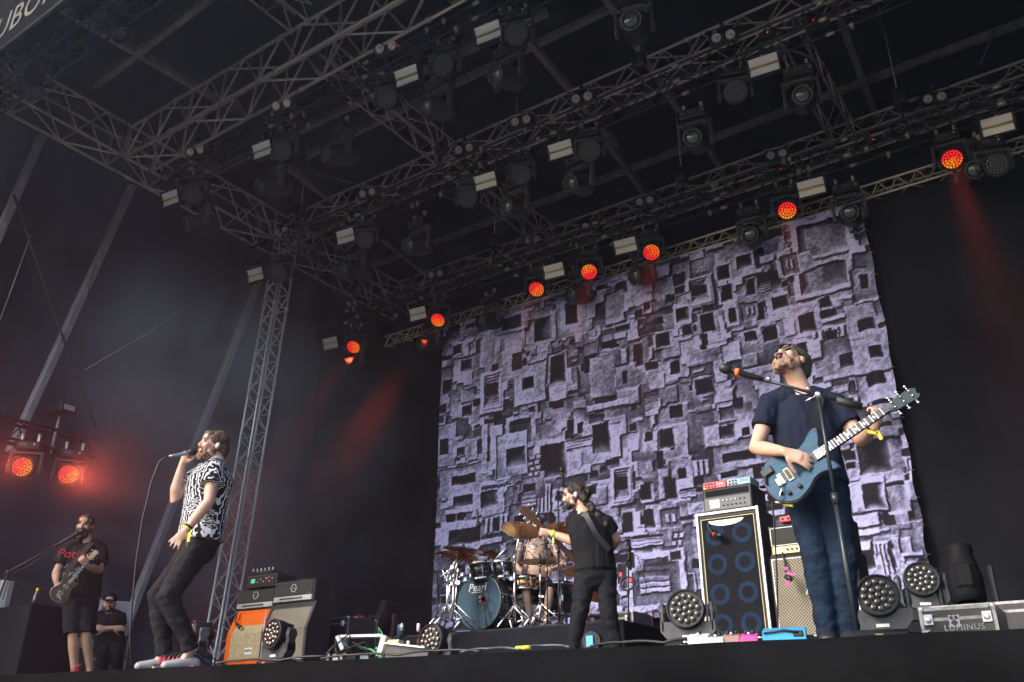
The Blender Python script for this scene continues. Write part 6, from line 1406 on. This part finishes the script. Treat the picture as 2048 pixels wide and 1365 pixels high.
m = MB(); m.ell(hp(C, H, 1, 0, .097, -.072), (.028, .027, .034), H, 12, 8); world_child(m.build('open_mouth', MOUTH), r)
m = MB()
for k in (-1, 1): m.box(hp(C, H, 1, k*.034, .104, .012), (.056, .012, .040), H, .004); m.tube([hp(C, H, 1, k*.062, .10, .018), hp(C, H, 1, k*.082, -.0, .012)], .0035, 6)
m.tube([hp(C, H, 1, -.01, .112, .018), hp(C, H, 1, .01, .112, .018)], .004, 6); world_child(m.build('sunglasses', mat('black_gloss', (.008, .008, .009), .1, coat=1.)), r)
m = MB(); m.tube([lerp(P['wrL'], P['elL'], .08)-V(0, 0, 0), lerp(P['wrL'], P['elL'], .16)], .036, 14); world_child(m.build('wristband', mat('blue_band', (.02, .04, .14), .6)), r)
m = MB(); wq = lerp(P['wrL'], P['elL'], .2)+et*.035; m.box(wq+V(0, 0, -.03), (.055, .004, .03), Matrix.Rotation(.4, 3, 'Y')); m.box(wq+V(.03, 0, -.06), (.02, .004, .05), Matrix.Rotation(-.3, 3, 'Y')); m.tube([lerp(P['wrL'], P['elL'], .18), lerp(P['wrL'], P['elL'], .24)], .039, 14); world_child(m.build('festival_wristband', YEL), r)
BLUG = mat('blue_stained_top', (.004, .050, .100), .5, var=.6, scale=5, vec=(2, 9, 2), spec=.25)
tail = PD(1535, 982, 5.10); tip = PD(1836, 783, 4.98)
gt, M, sc = guitar('blue stained electric guitar held by the head-back guitarist', tail, tip, B((-.10, .22, 1)), BLUG, mat('dark_blue_edge', (.03, .028, .03), .45, coat=.1), PRS, 1.0, hs_mt=mat('dark_teal_headstock', (.012, .026, .033), .5, spec=.2))
m = MB(); m.box((.06, .085, .03), (.075, .05, .02), None, .006); m.tube([(.06, .085, .03), (.03, .05, .036), (.02, .02, .03)], .006, 6); m.build('strap_pack', BLKP, gt)
st = MB(); a = gt.matrix_world @ V(.42, .15, 0); b_ = gt.matrix_world @ V(.0, .04, -.01); top_ = lerp(P['neck'], P['shL'], .62)+V(0, 0, .055)+et*.03
pts = [a, lerp(a, top_, .5)+et*.07, top_, top_-et*.16-V(0, 0, .06), lerp(top_, b_, .5)-et*.36, b_-et*.05, b_]
vs = []
for i, p in enumerate(pts): vs += [p-er*.028, p+er*.028]
st.add(vs, [(2*i, 2*i+1, 2*i+3, 2*i+2) for i in range(len(pts)-1)]); o = st.build('strap', BLKC); o.parent = gt; o.matrix_parent_inverse = gt.matrix_world.inverted()
sol = o.modifiers.new('t', 'SOLIDIFY'); sol.thickness = .004
lead = setp(MB().tube([gt.matrix_world @ V(.03, -.12, 0), PD(1560, 1000, 5.1), PD(1545, 1005, 5.12), PD(1549, 1060, 5.15), PD(1554, 1150, 5.2), PD(1556, 1255, 5.3), V(PD(1556, 1255, 5.3).x, PD(1556, 1255, 5.3).y, .01)], .005, 7).build('guitar_cable', RUB), 'thin black cable hanging from the blue guitar to the floor', 'cable')
m = MB(); m.tube([PD(1567, 1008, 5.08), PD(1586, 1012, 5.06)], .010, 8); world_child(m.build('plug', mat('lime_tape', (.7, .75, .05), .6)), lead)
m = MB(); m.tube([PD(1550, 1004, 5.08), PD(1566, 1008, 5.08)], .006, 8); world_child(m.build('plug_tip', CHR), lead)
# --- singer
SH = shirt_pattern()
r, P, C, H, B, er, et = person('singer in patterned shirt leaning back with a microphone', 7.5, dict(head=(428, 893), neck=(434, 926), chest=(420, 962), waist=(408, 1028), pelvis=(402, 1078), shL=(428, 938, -.17), shR=(414, 940, .17), elL=(418, 1004, -.27), wrL=(372, 1060, -.27), elR=(348, 998, .12), wrR=(365, 927, .06), hipL=(396, 1098, -.08), hipR=(392, 1098, .09), knL=(334, 1196, -.10), knR=(317, 1191, .10), anL=(382, 1292, -.08), anR=(328, 1302, .10)),
    (-.93, .12, .30), (.18, .97, .02), SKIN, SH, BLKJ, 1.0, vox=.008, girth=1.14, hands={'R': ((.28, .75, -.2), (-.1, .2, 1), 1, .95), 'L': ((-.5, -.82, .1), (.2, -.1, -1), 1, .10, .9)}, shoe=SHOEW, side=(.55, 0, .85), foot_dir=(-1, 0, .2), hem=.3, loose=1.12, cuff=1.16, sleeve=.52, hd_s=1.05, legs=1.04)
def ex(c):
    c.ell(hp(C, H, 1.05, 0, -.075, -.03), (.068, .05, .085), H, 12, 8); c.ell(hp(C, H, 1.05, 0, -.085, -.10), (.055, .035, .05), H, 12, 8)
hair_cap(r, C, H, 1.05, HAIRL, ex, .009, front=1)
beard(r, C, H, 1.05, BEARDB, .012)
m = MB(); m.ell(hp(C, H, 1.05, -.088, -.004, -.006), (.012, .014, .020), H, 8, 6); world_child(m.build('ear_monitor', WHT), r)
m = MB(); m.tube([lerp(P['wrL'], P['elL'], .08), lerp(P['wrL'], P['elL'], .14)], .034, 14); world_child(m.build('black_band', BLKC), r)
m = MB(); m.tube([lerp(P['wrL'], P['elL'], .02), lerp(P['wrL'], P['elL'], .08)], .033, 14); q = P['wrL']+et*.03; m.box(q+er*.03+V(0, 0, -.06), (.03, .004, .07)); world_child(m.build('festival_wristband', YEL), r)
ma = PD(388, 904, 7.52); mb_ = PD(338, 914, 7.50); dr = (ma-mb_).normalized()
e = empty('microphone', mb_, 'handheld microphone raised to the singer\'s mouth', 'microphone'); m = MB(); m.lathe([(.012, 0), (.014, .05), (.018, .13), (.021, .155)], mb_, frame_z(dr), 12); world_child(m.build('body', mat('grey_mic_body', (.22, .24, .28), .35, .4)), e)
m = MB(); m.lathe([(.021, .155), (.029, .165), (.030, .19), (.024, .215), (0, .225)], mb_, frame_z(dr), 14, cap=False); world_child(m.build('grille', BLKM), e)
m = MB(); m.tube([mb_-dr*.0, mb_-dr*.03, PD(318, 925, 7.5), PD(303, 965, 7.5), PD(285, 1040, 7.5), PD(273, 1120, 7.5), PD(265, 1200, 7.5), PD(260, 1270, 7.5), PD(262, 1330, 7.5)], .008, 8); world_child(m.build('cable', RUB), e)
# --- bassist
r, P, C, H, B, er, et = person('bassist in black seen from behind with tied-back curly hair', 8.2, dict(head=(1150, 993), neck=(1166, 1023), chest=(1178, 1060), waist=(1188, 1105), pelvis=(1191, 1138), shL=(1147, 1042, .04), shR=(1212, 1046, -.02), elL=(1153, 1086, .02), wrL=(1101, 1066, .10), elR=(1233, 1078, .06), wrR=(1220, 1104, .25), hipL=(1172, 1152), hipR=(1212, 1152), knL=(1160, 1220, -.02), knR=(1216, 1222, -.02), anL=(1146, 1296, .0), anR=(1234, 1298, .0)),
    (-.97, -.12, .05), (-.05, 1, 0), SKIN, BLKC, BLKJ, 1.0, vox=.009, girth=1.12, hands={'L': ((-1, .12, -.1), (-.1, .3, -.95), 1, .7), 'R': ((-.6, -.4, -.5), (0, .2, 1), -1, .5)}, side=(-1, 0, .25), foot_dir=(-.5, 0, -.8), hem=.3)
def ex(c):
    c.ell(hp(C, H, 1, -.01, -.122, .02), (.048, .046, .048), H, 12, 8)
    for k in range(13): c.ell(C+B((.075+.017*k, -.035-.020*k+.012*math.sin(k*2), .05+.025*math.sin(k*1.7))), (.046-.002*k, .046-.002*k, .038), None, 10, 7)
hair_cap(r, C, H, 1, HAIRB, ex, .010)
beard(r, C, H, .97, HAIRB, 0., disp=.004)
m = MB(); m.ell(hp(C, H, 1, -.086, -.004, -.004), (.012, .018, .026), H, 8, 6); world_child(m.build('ear_monitor', WHT), r)
m = MB(); m.tube([lerp(P['wrL'], P['elL'], .06), lerp(P['wrL'], P['elL'], .2)], .034, 14); m.box(lerp(P['wrL'], P['elL'], .12)+V(0, 0, -.06), (.02, .02, .06)); world_child(m.build('festival_wristband', mat('lime_band', (.5, .5, .06), .6)), r)
gb, M, sc = guitar('brown wooden bass held across the long-haired player', PD(1222, 1192, 8.50), PD(1042, 1014, 8.34), B((.1, .2, -1)), WOODB, WOODB, JAG, 1.15, bass=True, tuners=3, pick=False, pearl=False)
st = MB(); pts = [P['shL']+V(0, 0, .08)+et*.02, lerp(P['neck'], P['chest'], .5)+et*.15+V(0, 0, .02), lerp(P['chest'], P['waist'], .35)+et*.145+er*.05, P['waist']+et*.10+er*.14]; vs = []
for p in pts: vs += [p-er*.018-V(0, 0, .018), p+er*.018+V(0, 0, .018)]
st.add(vs, [(2*i, 2*i+1, 2*i+3, 2*i+2) for i in range(3)], True); o = st.build('strap', BLKM); o.parent = gb; o.matrix_parent_inverse = gb.matrix_world.inverted()
# --- bearded guitarist in the wing
r, P, C, H, B, er, et = person('bearded guitarist in black t-shirt with red lettering and shorts', 10.6, dict(head=(170, 1053), neck=(172, 1084), chest=(169, 1116), waist=(166, 1162), pelvis=(160, 1190), shL=(200, 1098), shR=(137, 1099), elL=(198, 1142, -.06), wrL=(174, 1132, -.26), elR=(113, 1146, -.02), wrR=(113, 1166, -.20), hipL=(174, 1202), hipR=(147, 1202), knL=(172, 1268, -.05), knR=(146, 1270, -.05), anL=(180, 1338), anR=(150, 1346)),
    (-.28, -.02, .95), (.05, 1, 0), SKIN2, BLKC, BLKJ, 1.0, vox=.010, girth=1.1, short=True, hands={'R': ((.5, -.6, .2), (.3, 0, -1), -1, .5), 'L': ((-.5, .5, .3), (-.2, .1, -1), -1, .8)}, foot_dir=(0, 0, 1), hem=.4, loose=1.05, sleeve=.68, cuff=1.2)
hair_cap(r, C, H, .98, HAIRD, None, .004)
beard(r, C, H, 1.03, HAIRD, .045)
tx = PD(158, 1122, 10.6-.205)
Mt = Matrix((er, V(0, 0, 1), et)).transposed()
text('Potion', .125, PD(149, 1109, 10.6-.215), Mt, mat('red_print', (.62, .02, .05), .7), r, 'shirt_lettering', .002, .2, world=True)
m = MB(); rr = random.Random(3)
for k in range(26):
    a = tx+er*rr.uniform(-.11, .03)+V(0, 0, -.07-rr.uniform(0, .17))-et*.0; m.tube([a, a+er*rr.uniform(-.04, .04)+V(0, 0, rr.uniform(-.05, .05)), a+er*rr.uniform(-.04, .04)+V(0, 0, rr.uniform(-.05, .05))], .0035, 5)
world_child(setp(m.build('shirt_print', mat('pale_print', (.42, .45, .48), .7)), kind='stuff'), r)
m = MB(); P_ = P['anR']; m.tube([P_+V(0, 0, -.03), P_+V(0, 0, .09)], .048, 12); world_child(m.build('sock', mat('red_striped_sock', (.5, .06, .06), .8, var=.9, scale=30, vec=(.1, .1, 3))), r)
gl, M, sc = guitar('dark electric guitar held by the bearded player in the wing', PD(108, 1202, 10.36), PD(194, 1101, 10.30), B((.1, .15, 1)), mat('dark_brown_top', (.05, .03, .018), .45, coat=.1), mat('pale_wood_edge', (.35, .24, .13), .4), PRS, 1.0, hs_mt=STICK)
st = MB(); a = gl.matrix_world @ V(.42, .15, 0); top_ = lerp(P['neck'], P['shL'], .5)+V(0, 0, .05)+et*.04; pts = [a, lerp(a, top_, .5)+et*.08, top_, top_-et*.2-V(0, 0, .1)]; vs = []
for p in pts: vs += [p-er*.03, p+er*.03]
st.add(vs, [(2*i, 2*i+1, 2*i+3, 2*i+2) for i in range(3)]); o = st.build('strap', mat('brown_strap', (.05, .03, .025), .7)); o.parent = gl; o.matrix_parent_inverse = gl.matrix_world.inverted()
# --- drummer
r, P, C, H, B, er, et = person('bare-chested tattooed drummer seated behind the kit', 10.55, dict(head=(1074, 1052, -.03), neck=(1075, 1080), chest=(1076, 1106), waist=(1077, 1140), pelvis=(1077, 1166, .05), shL=(1107, 1090), shR=(1044, 1090), elL=(1126, 1132, -.08), wrL=(1103, 1140, -.28), elR=(1030, 1130, -.08), wrR=(1045, 1146, -.26), hipL=(1092, 1172, .0), hipR=(1062, 1172, .0), knL=(1100, 1182, -.42), knR=(1052, 1184, -.42), anL=(1092, 1238, -.42), anR=(1060, 1240, -.42)),
    (-.05, -.05, 1), (0, 1, 0), tattoo_skin(), None, BLKJ, .98, vox=.010, girth=.98, short=True, barechest=True, hands={'R': ((.1, .45, .6), (.8, .1, .2), 1, .9), 'L': ((-.4, .1, .8), (-.3, -.7, 0), 1, .9)}, foot_dir=(0, 0, 1), zfoot=RH2, shoe=mat('dark_trainer', (.03, .03, .035), .6))
hair_cap(r, C, H, .96, HAIRD, None, .005)
# --- stage hand sitting in the wing
r, P, C, H, B, er, et = person('stage hand in a cap sitting with folded arms in the wing', 12.9, dict(head=(219, 1207), neck=(217, 1226), chest=(217, 1245), waist=(218, 1276), pelvis=(220, 1296), shL=(240, 1235), shR=(196, 1235), elL=(243, 1262, -.02), wrL=(212, 1258, -.20), elR=(192, 1262, -.02), wrR=(226, 1256, -.23), hipL=(229, 1300), hipR=(210, 1300), knL=(234, 1300, -.45), knR=(205, 1300, -.45), anL=(234, 1355, -.45), anR=(205, 1355, -.45)),
    (-.1, -.12, 1), (0, 1, 0), SKIN2, BLKC, BLKJ, 1.0, vox=.012, girth=1.12, foot_dir=(0, 0, 1), hands={'L': ((-1, .1, .1), (0, -.2, -1), 1, .3), 'R': ((1, 0, .1), (0, -.2, -1), -1, .3)})
beard(r, C, H, 1., HAIRB, .0, vox=.009)
c = MB(); c.ell(hp(C, H, 1, 0, -.015, .062), (.088, .104, .075), H, 16, 10); c.elltube([hp(C, H, 1, 0, .07, .045), hp(C, H, 1, 0, .16, .030)], [(.075, .010), (.06, .008)], H @ V(1, 0, 0), 12); blob(c, 'cap', BLKC, r, .009, 1)
sp_ = P['pelvis']; ch_ = empty('folding_chair', V(sp_.x, sp_.y, 0), 'grey folding chair under the stage hand', 'chair')
m = MB(); m.box(V(sp_.x, sp_.y, sp_.z-.13), (.46, .46, .03), Matrix((er, -et, V(0, 0, 1))).transposed()); world_child(m.build('seat', GRYP), ch_)
bk = V(sp_.x, sp_.y, sp_.z)-et*.25
for sx in (-1, 1):
    for sy in (-1, 1):
        m = MB(); q = V(sp_.x, sp_.y, 0)+er*sx*.21+et*sy*.2; m.tube([V(q.x, q.y, 0), V(q.x, q.y, sp_.z-.13 if sy > 0 else sp_.z+.62)], .012, 6); world_child(m.build('leg', GREYP), ch_)
m = MB(); m.box(bk+V(0, 0, .45)+et*.06, (.42, .02, .30), Matrix((er, -et, V(0, 0, 1))).transposed()); world_child(m.build('backrest', GREYP), ch_)
# ------------------------------------------------------------------ smoke haze on the stage
hz_ = MB(); hz_.box((-4, 2, 5.0), (62, 58, 15.8)); ho = setp(hz_.build('haze', BLK), kind='stuff')
hm = bpy.data.materials.new('stage_haze'); hm.use_nodes = True; t = hm.node_tree; t.nodes.clear()
pv = t.nodes.new('ShaderNodeVolumePrincipled'); pv.inputs['Color'].default_value = (.62, .76, 1., 1); pv.inputs['Density'].default_value = .0024; pv.inputs['Anisotropy'].default_value = .55
ou = t.nodes.new('ShaderNodeOutputMaterial'); t.links.new(pv.outputs[0], ou.inputs['Volume'])
ho.data.materials.clear(); ho.data.materials.append(hm)
# drifting smoke in the wing: soft uneven cloud
sm_ = MB(); sm_.box((0, 0, 0), (1, 1, 1)); so = setp(sm_.build('smoke', BLK), kind='stuff'); so.location = (-11.1, 8.6, 3.6); so.scale = (4.6, 7.6, 7.0)
sm = bpy.data.materials.new('drifting_smoke'); sm.use_nodes = True; t = sm.node_tree; t.nodes.clear(); N = t.nodes.new
tc = N('ShaderNodeTexCoord'); nz = N('ShaderNodeTexNoise'); nz.inputs['Scale'].default_value = 3.2; nz.inputs['Detail'].default_value = 3; nz.inputs['Distortion'].default_value = .6
t.links.new(tc.outputs['Object'], nz.inputs['Vector'])
ln = N('ShaderNodeVectorMath'); ln.operation = 'LENGTH'; t.links.new(tc.outputs['Object'], ln.inputs[0])
fo = N('ShaderNodeMapRange'); fo.inputs[1].default_value = .5; fo.inputs[2].default_value = .12; fo.inputs[3].default_value = 0; fo.inputs[4].default_value = 1; t.links.new(ln.outputs['Value'], fo.inputs[0])
nr = N('ShaderNodeMapRange'); nr.inputs[1].default_value = .44; nr.inputs[2].default_value = .64; nr.inputs[3].default_value = .05; nr.inputs[4].default_value = 1.; t.links.new(nz.outputs[0], nr.inputs[0])
mu = N('ShaderNodeMath'); mu.operation = 'MULTIPLY'; t.links.new(fo.outputs[0], mu.inputs[0]); t.links.new(nr.outputs[0], mu.inputs[1])
m2_ = N('ShaderNodeMath'); m2_.operation = 'MULTIPLY'; m2_.inputs[1].default_value = .55; t.links.new(mu.outputs[0], m2_.inputs[0])
pv = N('ShaderNodeVolumePrincipled'); pv.inputs['Color'].default_value = (.62, .76, 1., 1); pv.inputs['Anisotropy'].default_value = .3; t.links.new(m2_.outputs[0], pv.inputs['Density'])
ou = N('ShaderNodeOutputMaterial'); t.links.new(pv.outputs[0], ou.inputs['Volume'])
so.data.materials.clear(); so.data.materials.append(sm)
cy.volume_step_rate = 3.0; cy.volume_max_steps = 64
